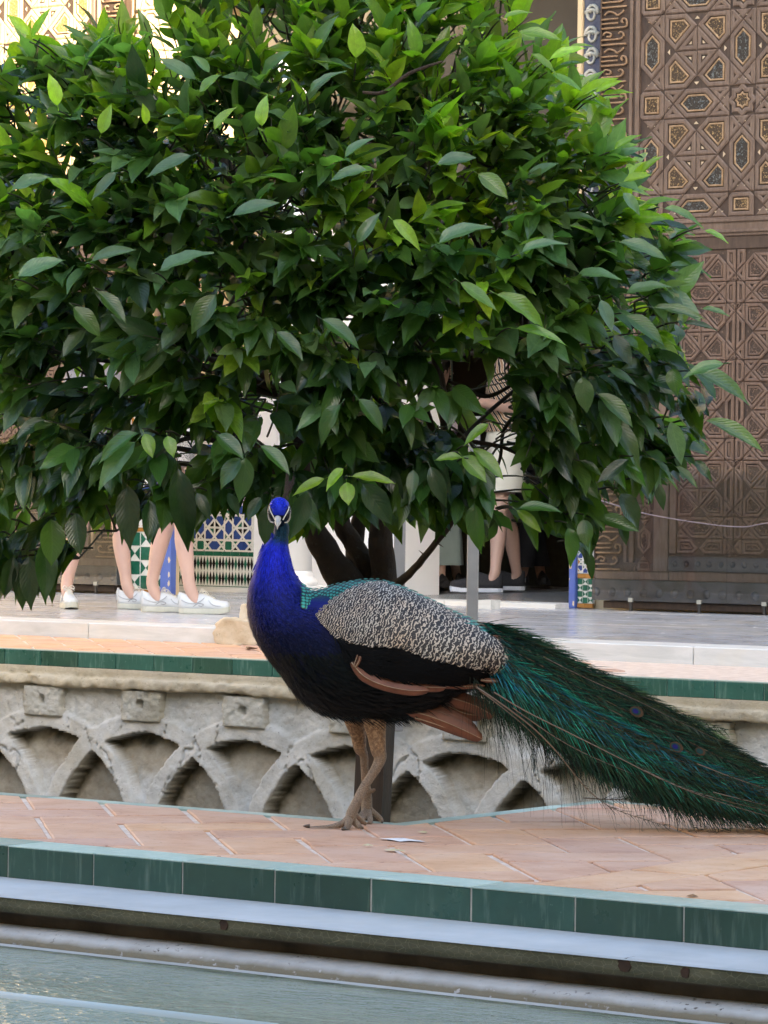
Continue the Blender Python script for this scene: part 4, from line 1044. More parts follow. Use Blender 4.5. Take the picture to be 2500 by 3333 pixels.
def add_leaf(p, m, n, L, tint, shape, hero=False, wf=1.0):
    m = m.normalized(); y = n.cross(m)
    if y.length < .05: y = Vector((0, 0, 1)).cross(m)
    y.normalize(); n = m.cross(y)
    M_ = Matrix(((m.x*L, y.x*L*wf, n.x*L, p.x), (m.y*L, y.y*L*wf, n.y*L, p.y), (m.z*L, y.z*L*wf, n.z*L, p.z), (0, 0, 0, 1)))
    LEAVES.append((M_, tint, shape, hero, p))
    return True
tr = random.Random(42)
camdir = Vector((math.sin(TH), -math.cos(TH), 0))       # towards the viewer's side of the court
rightv = Vector((math.cos(TH), math.sin(TH), 0)); up = Vector((0, 0, 1)); fwd = -camdir
axis = onD(1080, 900, D0)
stems = MB(); nsh = 0
SP = []
tries = 0
while nsh < 1300 and tries < 30000:
    tries += 1
    px, py = tr.uniform(-300, 2420), tr.uniform(-300, 1960)
    if not inside(outline, px, py): continue
    if any(inside(h, px, py) and tr.random() < pr for h, pr in holes): continue
    if py > 1150 and tr.random() < .22: continue
    f = front(px, py); k = tr.random()
    if k < .66: D = f+abs(tr.gauss(0, .18))
    elif k < .88: D = tr.uniform(f+.1, 2*D0-f-.1)
    else: D = 2*D0-f-abs(tr.gauss(0, .15))
    T_ = onD(px, py, D)
    hgt = max(0, min(1, (1900-py)/2000))
    out = (T_-axis); out.z *= .35; out = out.normalized() if out.length > .05 else camdir.copy()
    if D < D0: out = (out+camdir*.45).normalized()
    sd = (out*.9+up*(-.15+.9*hgt)+Vector((tr.uniform(-.5, .5), tr.uniform(-.5, .5), tr.uniform(-.3, .3)))).normalized()
    Ls = tr.uniform(.12, .26); B_ = T_-sd*Ls
    mid = B_.lerp(T_, .5)+Vector((tr.uniform(-.015, .015), tr.uniform(-.015, .015), tr.uniform(0, .02)))
    curve = smooth_curve([B_, mid, T_], 3)
    n0 = len(LEAVES)
    fresh = tr.random()
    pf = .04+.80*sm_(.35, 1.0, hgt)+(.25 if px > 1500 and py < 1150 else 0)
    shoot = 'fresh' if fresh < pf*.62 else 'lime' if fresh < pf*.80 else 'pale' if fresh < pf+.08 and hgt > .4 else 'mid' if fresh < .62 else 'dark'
    nl = tr.randint(6, 9); ph = tr.uniform(0, 6.28)
    for q in range(nl):
        t = 1-q/nl*.85; p = B_.lerp(T_, t); a = ph+q*2.4
        s1 = sd.cross(up); s1 = s1.normalized() if s1.length > .1 else rightv.copy(); s2 = sd.cross(s1).normalized()
        rad = s1*math.cos(a)+s2*math.sin(a)
        droop = (1-hgt)*1.45-.38*hgt+tr.uniform(-.3, .3)-(.35 if shoot in ('lime', 'fresh') and q < 3 and hgt > .55 else 0)
        m_ = (rad*(.85-.25*t)+sd*(.55+.5*t)+Vector((0, 0, -1))*droop*.75+out*.25).normalized()
        n_ = (up*(.75+.45*hgt)+out*(.75-.45*hgt)+camdir*(.45 if D < D0 else 0)*(1-hgt)+camdir*(.38 if D < D0 else 0)*hgt+Vector((tr.gauss(0, .33), tr.gauss(0, .33), tr.gauss(0, .33))))
        L = tr.uniform(.085, .152)*(1.14-.16*hgt)*(1 if q < 5 else .9)
        if q == 0: L *= .8
        tip = p+m_*L; c1 = projpx(tip); c2 = projpx(p+m_*L*.5)
        if c1[1] > 900 and not inside(outline, c1[0], c1[1]-14) and tr.random() < .97: continue
        if c1[1] <= 900 and c2[0] > 1500 and not inside(outline, c2[0]-10, c2[1]): continue
        if c2[0] < 620 and c2[1] < 260 and not inside(outline, c2[0], c2[1]-25): continue
        if any((inside(h, *c1[:2]) or inside(h, *c2[:2])) and tr.random() < pr for h, pr in holes): continue
        tn = shoot
        z_ = tr.random()
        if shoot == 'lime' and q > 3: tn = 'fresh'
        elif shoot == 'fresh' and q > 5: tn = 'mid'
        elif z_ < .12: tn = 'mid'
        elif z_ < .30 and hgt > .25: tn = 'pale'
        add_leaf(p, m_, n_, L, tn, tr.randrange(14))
    if len(LEAVES)-n0 < 3: del LEAVES[n0:]; nsh += .2; continue
    stems.tube(curve, [.0034-.0022*i/(len(curve)-1) for i in range(len(curve))], 4, cap=False)
    SP.append((B_, T_, D))
    nsh += 1
# leaves placed one by one from the survey: base point, tip point, tint, width
HERO = [(1056,1558,949,1601,'lime',1.15),(1118,1525,1052,1585,'lime',1.1),(1148,1551,1288,1559,'lime',.85),(1128,1570,1135,1643,'lime',1.75),
(1540,1462,1649,1551,'fresh',1.0),(1506,1485,1586,1568,'fresh',1.3),(1506,1490,1418,1480,'fresh',.9),(1590,1379,1503,1442,'fresh',1.1),(1682,1661,1765,1724,'fresh',1),(1690,1655,1832,1648,'mid',.9),
(1168,1300,1258,1396,'mid',1.35),(1108,1316,1019,1422,'mid',1.3),(850,1452,953,1538,'mid',1.2),(1345,1530,1344,1624,'mid',1.2),(1400,1520,1453,1644,'dark',1.1),(1180,1575,1275,1705,'dark',1.2),(1545,1640,1548,1800,'mid',.95),
(1850,1718,1877,1836,'mid',1.3),(1901,1691,1909,1781,'mid',1.4),(1901,1781,1936,1883,'dark',.7),
(440,1440,307,1580,'pale',.9),(470,1412,502,1487,'fresh',1.6),(545,1420,566,1487,'fresh',1.4),(450,1410,305,1475,'mid',1.05),(580,1525,610,1787,'dark',1.05),(415,1580,435,1790,'dark',1.15),(246,1670,262,1808,'dark',1.3),(165,1690,178,1840,'mid',1.4),(95,1810,110,1985,'dark',1.1),(60,1830,78,1985,'dark',1),(145,1760,166,1958,'dark',1.05),(45,1810,15,1948,'dark',.9),(783,1492,710,1582,'mid',1.3),(800,1490,790,1635,'mid',1.25),(707,1415,799,1492,'mid',1.25),(487,1630,492,1762,'dark',1.1),(640,1605,686,1687,'dark',1.2),(743,1605,778,1677,'dark',1.2),(850,1620,800,1690,'dark',1.2),(1000,1600,950,1760,'dark',1.2),(880,1640,850,1782,'dark',1.1),
(2267,1212,2453,1279,'pale',1.1),(2355,1185,2220,1212,'pale',.8),(2038,954,2187,926,'pale',.9),(2132,1001,2297,1022,'pale',.7),(2285,1005,2377,1026,'pale',.75),(2224,1052,2336,1071,'dark',.6),(2038,1028,2171,1109,'mid',1.1),(1999,1091,2062,1189,'dark',1.3),(1979,1197,2075,1248,'mid',1),(1948,1283,2069,1381,'mid',1.2),(1893,1228,1915,1342,'mid',1.4),(2190,1200,2195,1285,'mid',1.5),(1956,977,1999,1079,'pale',1.35),(2018,789,2179,828,'pale',.85),(2293,750,2373,789,'fresh',.8),
(2183,1374,2226,1510,'pale',1.3),(2300,1370,2493,1452,'pale',.9),(2132,1569,2167,1656,'dark',1.2),(2022,1605,2085,1718,'dark',1.6),(2022,1703,2042,1773,'dark',1.2),(1944,1687,2085,1718,'mid',.9),(2046,1495,1940,1569,'dark',.9),(2199,1518,2277,1581,'mid',.8),(2265,1499,2316,1563,'dark',1.1),
(1940,302,2022,255,'lime',.8),(1960,310,2062,298,'fresh',.6),(1999,486,2085,435,'fresh',.8),(2089,564,2144,498,'fresh',.9),(2030,592,2120,560,'lime',.9),(2030,627,2085,694,'pale',1.2),(2101,658,2214,643,'fresh',.8),(2163,678,2297,709,'pale',.75),(1850,160,1924,133,'fresh',.7),(1792,193,1900,142,'lime',.8),(1690,108,1831,115,'fresh',.8),(1732,175,1816,229,'fresh',.8),(1798,241,1900,290,'fresh',.9),(1640,60,1720,20,'fresh',.8),
(96,115,27,42,'lime',1.15),(104,120,160,20,'fresh',.6),(187,343,166,238,'lime',1.5),(329,434,356,338,'lime',1.4),(476,404,464,338,'lime',1.6),(699,422,750,338,'lime',1.4),(853,410,856,307,'lime',1.4),(639,259,518,181,'pale',1.1),(651,301,711,235,'fresh',1.3),(681,235,633,178,'pale',1.3),(621,506,470,560,'pale',1),(1159,187,1165,78,'lime',1.5),(1424,536,1548,500,'pale',1.1),(1123,512,1201,434,'pale',1),(1195,554,1075,560,'pale',1),(1165,789,1228,690,'pale',1.2),(1430,789,1581,700,'pale',1),(1557,567,1662,639,'fresh',1.2),(1280,717,1376,795,'lime',1),(1010,300,1100,210,'pale',.9),(380,560,300,650,'pale',1),(40,620,150,560,'pale',1),(60,900,200,830,'pale',1),(300,850,440,800,'pale',1),(520,880,680,800,'pale',1.0),(760,700,900,640,'pale',1),(240,1000,330,1090,'mid',1.2),(900,1080,990,1170,'mid',1.2),(700,960,620,1080,'mid',1.2),(1050,1040,1180,1120,'mid',1.1),(1500,920,1620,1000,'fresh',1),(1620,960,1780,1040,'fresh',.9),(1680,1070,1850,1100,'fresh',.75),(1700,820,1830,760,'pale',.9),(320,950,420,1040,'mid',1.2)]
for (ax, ay, bx_, by_, tn, wf) in HERO:
    D = front((ax+bx_)/2, (ay+by_)/2)-.12
    if ay > 1500 and ax < 1000: D = max(D, 9.6)
    A_ = onD(ax, ay, D); v0 = onD(bx_, by_, D-.02)-A_
    yaw = tr.uniform(-.35, .2)
    m_ = v0+camdir*v0.length*(-yaw)*.4
    n_ = camdir*.75+up*.75+rightv*tr.uniform(-.35, .35)
    add_leaf(A_, m_, n_, v0.length, tn, tr.randrange(14), True, wf*.95 if wf > 1 else wf)
    q = A_-m_.normalized()*.015
    ia = (axis-q); ia.z *= .3; ia.normalize(); stems.tube(smooth_curve([q-camdir*.06+ia*.09-up*.02, q-camdir*.02+ia*.04-up*.004, q], 3), [.003]*4+[.0022]*3, 4, cap=False)
# the 300 that show largest as parts, the others joined
def score(l):
    c = projpx(l[4]); on = -60 < c[0] < 2560 and -60 < c[1] < 2000
    return (0 if l[3] else 1, 0 if on else 1, c[2]-front(c[0], c[1])-.25*(l[0].to_scale().x-.1)/.03*.1)
LEAVES.sort(key=score)
for (M_, tn, s, h, p) in LEAVES[:300]:
    o = bpy.data.objects.new('leaf', LM[(tn, s)]); C.objects.link(o); o.parent = tree
    o.matrix_local = Matrix.Translation(-Vector(tbase)) @ M_
rest = LEAVES[300:]; nv = len(SH[0][0]); allV = np.empty((len(rest)*nv, 3)); allF = np.empty((len(rest)*len(SH[0][1]), 4), dtype=np.int32); allC = np.empty((len(rest)*nv, 3)); allU = np.empty((len(rest)*nv, 2))
for i, (M_, tn, s, h, p) in enumerate(rest):
    A_ = np.array(M_); V, Fs, UV = SH[s]
    allV[i*nv:(i+1)*nv] = V @ A_[:3, :3].T+A_[:3, 3]; allF[i*len(Fs):(i+1)*len(Fs)] = Fs+i*nv
    j = tr.uniform(.78, 1.25); allC[i*nv:(i+1)*nv] = np.array(TINT[tn])*np.array((j*tr.uniform(.85, 1.25), j, j*tr.uniform(.85, 1.15))); allU[i*nv:(i+1)*nv] = UV
o = mesh('foliage', allV, allF, M_leaf, tree, uv=allU, col=allC, smooth=True); o['kind'] = 'stuff'
M_bark = mk_plaster('dark orange tree bark', (.030, .018, .012), (.055, .034, .022), (.09, .06, .04), (.04, .035, .02), .9, .9)
M_twig = simple('green brown twig', (.035, .045, .018), (.06, .05, .03), 20, .7)
def limb(pts, rads, D, nm='limb', n=12, k=5, amp=.006):
    P = [onD(x, y, D if not hasattr(D, '__len__') else D[i]) for i, (x, y) in enumerate(pts)]
    P = smooth_curve(P, k); R_ = np.interp(np.linspace(0, 1, len(P)), np.linspace(0, 1, len(rads)), rads)
    V, Fs = tube(P, [r/F_PX*10.7 for r in R_], n)
    V = [v+Vector((amp*fbm(v.x*22, v.y*22, v.z*14), amp*fbm(v.x*22+9, v.y*22, v.z*14), 0)) for v in V]
    return mesh(nm, V, Fs, M_bark, tree, smooth=True)
limb([(1203, 3330), (1203, 2600), (1203, 2200), (1195, 2020), (1190, 1940)], [50, 46, 46, 60, 95], D0, 'trunk', 18, 8, .004)
limb([(1180, 1990), (1120, 1890), (1062, 1800), (1012, 1700), (985, 1560), (950, 1300), (900, 950), (820, 500)], [60, 58, 46, 38, 32, 26, 18, 8], D0)
limb([(1190, 1960), (1200, 1870), (1150, 1770), (1108, 1690), (1105, 1500), (1170, 1150), (1200, 700), (1180, 200)], [50, 36, 32, 30, 28, 22, 14, 7], D0+.05)
limb([(1165, 1880), (1150, 1810), (1170, 1700), (1185, 1560), (1150, 1300), (1020, 1000), (1000, 600)], [30, 30, 28, 24, 20, 14, 7], D0+.12)
limb([(1215, 2000), (1248, 1880), (1238, 1780), (1240, 1690), (1262, 1400), (1330, 1050), (1420, 700), (1480, 300)], [60, 44, 40, 38, 30, 22, 14, 7], D0)
limb([(1240, 1935), (1300, 1895), (1350, 1850), (1420, 1765), (1475, 1690), (1470, 1600), (1462, 1500), (1530, 1400), (1700, 1250), (1900, 1100)], [20, 15, 12, 10, 9, 9, 8, 7, 6, 4], [D0, D0-.15, D0-.3, D0-.5, D0-.6, D0-.6, D0-.6, D0-.5, D0-.4, D0-.3], 'limb', 8, 5, .002)
limb([(1460, 1240), (1513, 1262), (1566, 1288), (1619, 1280), (1700, 1230)], [5, 7, 8, 7, 5], D0-.7, 'branch', 6, 4, .001)
limb([(1500, 1430), (1546, 1439), (1632, 1454), (1712, 1492), (1800, 1540)], [7, 8, 7, 6, 4], D0-.7, 'branch', 6, 4, .001)
limb([(1690, 1340), (1640, 1400), (1628, 1490), (1600, 1560)], [7, 7, 6, 4], D0-.6, 'branch', 6, 4, .001)
limb([(1950, 1290), (2080, 1380), (2150, 1460), (2200, 1490)], [7, 6, 5, 4], D0-.4, 'branch', 6, 4, .001)
limb([(1180, 300), (1250, 300), (1330, 240), (1440, 200)], [4, 7, 6, 4], D0-1.2, 'branch', 6, 4, .001)
for (x, y) in ((1350, 1850), (1385, 1810), (1420, 1765), (1450, 1720), (1478, 1650), (1466, 1560), (1640, 1400), (1566, 1288), (1600, 1450)):
    a = onD(x, y, D0-.45); mb = MB(); d_ = (rightv*tr.uniform(-1, 1)+up*tr.uniform(-.6, .6)).normalized()*.026; mb.tube([a, a+d_], [.0035, .0004], 5); mb.build('thorn', M_bark, tree)
nodes = [onD(x, y, D0+dz) for x, y, dz in ((985, 1560, 0), (950, 1300, 0), (900, 950, 0), (850, 650, 0), (1105, 1500, .05), (1170, 1150, .05), (1195, 800, .05), (1150, 1300, .12), (1020, 1000, .12), (1262, 1400, 0), (1330, 1050, 0), (1400, 760, 0), (1470, 1600, -.6), (1700, 1250, -.4))]
cl = tr.sample(SP, 90)
for B_, T_, D in cl:
    nn = min(nodes, key=lambda q: (q-B_).length+.8*max(0, q.z-B_.z+.1))
    m1 = nn.lerp(B_, .5)+Vector((tr.uniform(-.06, .06), tr.uniform(-.06, .06), .08+tr.uniform(-.05, .08)))
    c1 = projpx(m1); c2 = projpx(B_)
    if any(inside(h, *c1[:2]) or inside(h, *c2[:2]) or inside(h, *projpx(m1.lerp(B_, .5))[:2]) for h, pr in holes) or not inside(outline, c1[0], c1[1]+30) or not inside(outline, c2[0], c2[1]+30): continue
    P = smooth_curve([nn, m1, B_], 5); V, Fs = tube(P, [.013-.0095*i/(len(P)-1) for i in range(len(P))], 6); mesh('branch', V, Fs, M_bark, tree, smooth=True)
# twigs link every shoot base inwards to a neighbour nearer the tree's axis
bs = [c_[0] for c_ in SP]; ax3 = Vector((axis.x, axis.y, axis.z-.5)); rd = [(b-ax3).length for b in bs]
for i, b in enumerate(bs):
    best = None; bd = .38
    for j, c_ in enumerate(bs):
        if rd[j] < rd[i]-.03:
            d = (c_-b).length
            if d < bd: bd = d; best = c_
    if best is not None and bd > .01:
        c1 = projpx(best.lerp(b, .5)); c2 = projpx(b.lerp(best, .2))
        if any(inside(h, *c1[:2]) or inside(h, *c2[:2]) for h, pr in holes) or not inside(outline, c1[0], c1[1]+20): continue
        m1 = best.lerp(b, .5)+Vector((tr.uniform(-.02, .02), tr.uniform(-.02, .02), tr.uniform(-.03, .01)))
        stems.tube(smooth_curve([best, m1, b], 2), [.0036, .0034, .0034, .0033, .0032], 4, cap=False)
o = stems.build('twigs', M_twig, tree); o['kind'] = 'stuff'
M_blackskin = simple('black lores', (.010, .009, .012), rough=.5)
# ------------------------------------------------------------------ visitors on the gallery, mostly behind the tree
def mk_skin(name, c): 
    m = simple(name, c, tuple(x*1.12 for x in c), 8, .5, .1, 200); m.node_tree.nodes['Principled BSDF'].inputs['Subsurface Weight'].default_value = .08
    m.node_tree.nodes['Principled BSDF'].inputs['Subsurface Radius'].default_value = (.02, .008, .005); return m
SK1, SK2, SK3 = mk_skin('fair skin', (.50, .335, .28)), mk_skin('medium skin', (.44, .285, .225)), mk_skin('tan skin', (.30, .17, .115))  # skin tones from fair to tan
def skin_body(verts, edges, m, parent, name='body', root=0, sub=2):
    me = bpy.data.meshes.new(name); org = ORG[parent.name]
    me.from_pydata([tuple(Vector(v[0])-org) for v in verts], edges, []); o = bpy.data.objects.new(name, me); C.objects.link(o); o.parent = parent
    md = o.modifiers.new('skin', 'SKIN'); md.use_smooth_shade = True
    sv = me.skin_vertices[0].data
    for i, v in enumerate(verts):
        r = v[1]; sv[i].radius = r if hasattr(r, '__len__') else (r, r); sv[i].use_root = (i == root)
    s_ = o.modifiers.new('sub', 'SUBSURF'); s_.levels = sub; s_.render_levels = sub
    dg = bpy.context.evaluated_depsgraph_get(); dg.update(); nm = bpy.data.meshes.new_from_object(o.evaluated_get(dg)); o.modifiers.clear(); o.data = nm
    nm.materials.clear(); nm.materials.append(m); nm.polygons.foreach_set('use_smooth', np.ones(len(nm.polygons), dtype=bool)); ORG[o.name] = org; return o
def ering(c, s, f, a, b, n=20, wob=0, ph=0): return [c+s*(a*math.cos(q))*(1+wob*math.sin(5*q+ph))+f*(b*math.sin(q))*(1+wob*math.sin(7*q+ph)) for q in [2*math.pi*i/n for i in range(n)]]
def shoe(parent, heel, fdir, L, style, m_up, m_sole):
    f = Vector((fdir.x, fdir.y, 0)).normalized(); s = Vector((-f.y, f.x, 0)); u = Vector((0, 0, 1)); h = Vector((heel.x, heel.y, FZ+.0015))
    W_ = lambda t: (.034*min(1, math.sqrt(max(0, t)/.10)) if t < .1 else .034-.002*math.sin(math.pi*min(1, (t-.1)/.4)) if t < .5 else .034+.013*math.sin(math.pi/2*min(1, (t-.5)/.22)) if t < .72 else .047*math.sqrt(max(0, 1-((t-.72)/.28)**2.3)))*L/.28+.001
    T = [0, .02, .06, .12, .22, .34, .46, .58, .70, .80, .88, .94, .98, 1.0]
    th = .030 if style != 'knit' else .028
    # sole
    V = []; n = len(T)
    for z, k in ((0, .94), (.006, 1.0), (th*.6, 1.0), (th, .98)):
        for t in T: V.append(h+f*(t*L)+s*(W_(t)*k)+u*(z+(.012*max(0, t-.8)/.2)))
        for t in T[::-1]: V.append(h+f*(t*L)-s*(W_(t)*k)+u*(z+(.012*max(0, t-.8)/.2)))
    N_ = 2*n; Fs = [(r*N_+i, r*N_+(i+1) % N_, (r+1)*N_+(i+1) % N_, (r+1)*N_+i) for r in range(3) for i in range(N_)]+[tuple(range(N_))[::-1], tuple(3*N_+i for i in range(N_))]
    so = mesh('shoe_sole', V, Fs, m_sole, parent, smooth=False)
    if style == 'knit':
        mb = MB()
        for i in range(24):
            t = .03+.94*i/23
            for sg in (-1, 1):
                c = h+f*(t*L)+s*sg*(W_(t)+.0015); mb.tube([c+u*(.002), c+u*(th-.002+(.012*max(0, t-.8)/.2))], .0034, 5)
        mb.build('sole_rib', m_sole, so)['kind'] = 'stuff'
    # upper
    RG_ = []
    H_ = lambda t: np.interp(t, [0, .05, .15, .30, .42, .55, .70, .85, .95, 1.0], [.082, .088, .078, .070, .088, .078, .055, .043, .034, .020])
    for t in (.005, .05, .12, .20, .28, .36, .44, .52, .60, .70, .80, .88, .94, .985):
        hh = H_(t)*(L/.28); w = W_(t)*.97; c = h+f*(t*L)+u*(th-.004+(.012*max(0, t-.8)/.2))
        RG_.append([c+s*(w*math.cos(q))*(1-.32*math.sin(q)**2*(1 if t < .6 else .4))+u*(hh*max(0, math.sin(q))**.75) for q in [math.pi*i/14 for i in range(15)]])
    V, Fs = rings(RG_, cap=True); up_ = mesh('shoe_upper', V, Fs, m_up, parent, smooth=True)
    if style != 'knit':
        mb = MB()
        for i in range(6):
            t = .40+.055*i; hh = H_(t)*L/.28+th-.002; w = .017; c = h+f*(t*L)+u*hh
            mb.tube(smooth_curve([c-s*w-u*.006, c+u*.003, c+s*w+f*.008-u*.006], 3), .0022, 5)
        c = h+f*(.40*L)+u*(H_(.4)*L/.28+th+.004)
        for sg in (-1, 1): mb.tube(smooth_curve([c, c+s*sg*.022+u*.016+f*.012, c+s*sg*.034+f*.022, c+s*sg*.012+f*.006], 4), .0022, 5); mb.tube(smooth_curve([c, c+s*sg*.016+f*.03+u*.004, c+s*sg*.030+f*.045-u*.012], 3), .002, 5)
        mb.build('shoelace', m_lace, up_)
        mb = MB()                                   # stitched side panels and heel tab
        for sg in (-1, 1):
            q = [h+f*(t*L)+s*sg*(W_(t)*.985)+u*z for t, z in ((.06, .075), (.16, .062), (.30, .055), (.44, .070), (.52, .090))]; mb.tube(smooth_curve(q, 4), .0016, 5)
            q = [h+f*(t*L)+s*sg*(W_(t)*.99)+u*z for t, z in ((.60, .075), (.66, .055), (.74, .046), (.84, .045))]; mb.tube(smooth_curve(q, 4), .0016, 5)
            q = [h+f*(t*L)+s*sg*(W_(t)*.992)+u*z for t, z in ((.30, .040), (.40, .058), (.50, .052), (.46, .042), (.40, .046))]; mb.tube(smooth_curve(q, 4), .0022, 5)
        mb.build('seam', m_panel, up_)
        V, Fs = tube([h+f*.004+u*.05, h+f*.0+u*.09, h+f*.006+u*(.118)], [(.012, .006), (.012, .006), (.008, .004)], 8); mesh('heel_tab', V, Fs, m_up, up_, smooth=True)
m_lace = simple('off white laces', (.62, .60, .52), rough=.8); m_panel = simple('grey stitching', (.28, .30, .33), rough=.7)
M_snk = simple('white leather', (.50, .54, .57), (.58, .62, .65), 12, .55, .15, 120); M_sole = simple('cream rubber sole', (.42, .43, .37), (.52, .53, .47), 12, .7); M_knit = simple('black knit', (.012, .012, .014), (.03, .03, .034), 120, .9, .6, 300); M_soleW = simple('white foam sole', (.60, .63, .68), rough=.7)
FZ = MZ
def person(label, pel, face, ankles, H, skin, top, bottom, shoes, hair, arms=None, foots=None, twist=0, soft=1.0, hem=.72):
    """pel: pelvis xy; face: facing direction; ankles: two world points (left as seen, right)"""
    k = H/1.72; base = Vector((pel.x, pel.y, FZ)); P = thing('person', label, 'person', tuple(base))
    f = Vector((face.x, face.y, 0)).normalized(); s = Vector((-f.y, f.x, 0)); u = Vector((0, 0, 1)); B = lambda a, b, z: base+s*a*k+f*b*k+u*(z*k)
    vs = []; es = []
    def V(p, r): vs.append((p, r if hasattr(r, '__len__') else r)); return len(vs)-1
    def E(a, b): es.append((a, b))
    pv = V(B(0, 0, .93), (.13*k, .10*k)); wa = V(B(0, .005, 1.08), (.115*k, .085*k)); ch = V(B(0, .01, 1.26), (.135*k, .095*k)); ct = V(B(0, -.005, 1.40), (.10*k, .075*k)); nk = V(B(0, .0, 1.48), .052*k); hd = V(B(0, .015, 1.56), .066*k); h2 = V(B(0, .02, 1.63), (.076*k, .088*k)); h3 = V(B(0, .01, 1.69), .058*k)
    for a, b in ((pv, wa), (wa, ch), (ch, ct), (ct, nk), (nk, hd), (hd, h2), (h2, h3)): E(a, b)
    dirs = foots or [f, f]; knees = []
    for q, A_ in enumerate(ankles):
        sg = 1 if (A_-base).dot(s) > 0 else -1
        if abs((A_-base).dot(s)) < .04: sg = 1 if q == 0 else -1
        hip = B(sg*.085, 0, .88); kn = hip.lerp(A_, .52)+f*.035*k; knees.append((hip, kn, A_))
        a = V(hip, .088*k*soft); E(pv, a); a2 = V(hip.lerp(kn, .5), .074*k*soft); E(a, a2); b = V(kn, .054*k); E(a2, b)
        c1 = V(kn.lerp(A_, .28)-f*.012*k, .057*k*soft); E(b, c1); c2 = V(kn.lerp(A_, .62)-f*.006*k, .046*k); E(c1, c2); c2b = V(kn.lerp(A_, .85), .036*k); E(c2, c2b); c3 = V(A_, .038*k); E(c2b, c3)
        fd = dirs[q]; t1 = V(Vector((A_.x, A_.y, 0))+u*(FZ+.045)+fd*.05, .032*k); E(c3, t1); t2 = V(Vector((A_.x, A_.y, 0))+u*(FZ+.030)+fd*.15, .024*k); E(t1, t2)
    hands = []
    for sg in (-1, 1):
        sh = B(sg*.175, -.005, 1.39); a = V(sh, .052*k); E(ct, a)
        if arms and arms.get(sg): el, wr = arms[sg]
        else: el, wr = B(sg*.235, -.02, 1.10), B(sg*.235, .05, .86)
        b = V(el, .040*k); mid = V(sh.lerp(el, .5), .046*k); E(a, mid); E(mid, b); m2 = V(el.lerp(wr, .35), .040*k); E(b, m2); c = V(wr, .026*k); E(m2, c)
        d = (wr-el).normalized(); sd = d.cross(u); sd = sd.normalized() if sd.length > .2 else f.copy(); nd = sd.cross(d).normalized()
        if nd.dot(f) > 0 and abs(d.z) > .7: nd = -nd
        pm = V(wr+d*.05*k, (.034*k, .018*k)); E(c, pm); hands.append((wr, d, sd, nd, sg))
    o = skin_body(vs, es, skin, P)
    # fingers: short skinned chains rooted in the palm, curled
    for wr, d, sd, nd, sg in hands:
        fv = []; fe = []
        c0 = len(fv); fv.append((wr+d*.035*k, (.026*k, .015*k))); fv.append((wr+d*.07*k, (.032*k, .014*k))); fe.append((0, 1))
        for i, (off, ln) in enumerate(((-.028, .070), (-.010, .080), (.009, .075), (.026, .058))):
            a = len(fv); p0 = wr+d*.085*k+sd*off*k; p1 = p0+(d*.9-nd*.35)*ln*.42*k; p2 = p1+(d*.5-nd*.8)*ln*.33*k; p3 = p2+(d*.1-nd*.95)*ln*.25*k
            fv += [(p0, .0095*k), (p1, .0088*k), (p2, .0082*k), (p3, .007*k)]; fe += [(1, a), (a, a+1), (a+1, a+2), (a+2, a+3)]
        a = len(fv); p0 = wr+d*.035*k-sd*.03*k; p1 = p0+(d*.6-sd*.7)*.032*k; p2 = p1+(d*.85-sd*.2-nd*.4)*.028*k; fv += [(p0, .012*k), (p1, .0105*k), (p2, .009*k)]; fe += [(0, a), (a, a+1), (a+1, a+2)]
        skin_body(fv, fe, skin, P, 'hand', 0, 1)
    # ears, nose, eyes, mouth, hair
    mb = MB(); hc_ = B(0, .02, 1.61)
    V_, F_ = tube([hc_+f*.078*k+u*.02*k, hc_+f*.098*k-u*.008*k, hc_+f*.082*k-u*.018*k], [.008*k, .013*k, .006*k], 8); mb.add(V_, F_)
    for sg in (-1, 1): V_, F_ = tube([hc_+s*sg*.074*k+u*.022*k, hc_+s*sg*.084*k-f*.004*k, hc_+s*sg*.074*k-u*.026*k], [.008*k, .013*k, .006*k], 8); mb.add(V_, F_)
    mb.build('nose_and_ears', skin, P, smooth=True)
    for sg in (-1, 1):
        V_, F_ = lathe([(.0005, -.009*k), (.009*k, 0), (.0005, .009*k)], (0, 0), 10); c = hc_+f*.076*k+s*sg*.03*k+u*.018*k; mesh('eye', [c+Vector(v) for v in V_], F_, M_blackskin, P, smooth=True)
    mb = MB(); c = hc_+f*.080*k-u*.042*k; mb.tube([c-s*.022*k-f*.006*k, c+f*.003*k, c+s*.022*k-f*.006*k], .0045*k, 6); mb.build('mouth', simple('lip', (.40, .18, .15)), P, smooth=True)
    if hair:
        V = []; F2 = []; n1, n2 = 14, 20
        for i in range(n1+1):
            th = math.pi*(.0+.62*i/n1)
            for j in range(n2):
                q = 2*math.pi*j/n2; fr_ = math.sin(q); lim = 1 if fr_ < .35 else .62
                t2 = th*lim; V.append(B(0, .005, 1.635)+s*(.090*k*math.sin(t2)*math.cos(q))+f*(.104*k*math.sin(t2)*math.sin(q))+u*(.098*k*math.cos(t2)))
        F2 = [(i*n2+j, i*n2+(j+1) % n2, (i+1)*n2+(j+1) % n2, (i+1)*n2+j) for i in range(n1) for j in range(n2)]
        mesh('hair', V, F2, hair, P, smooth=True)
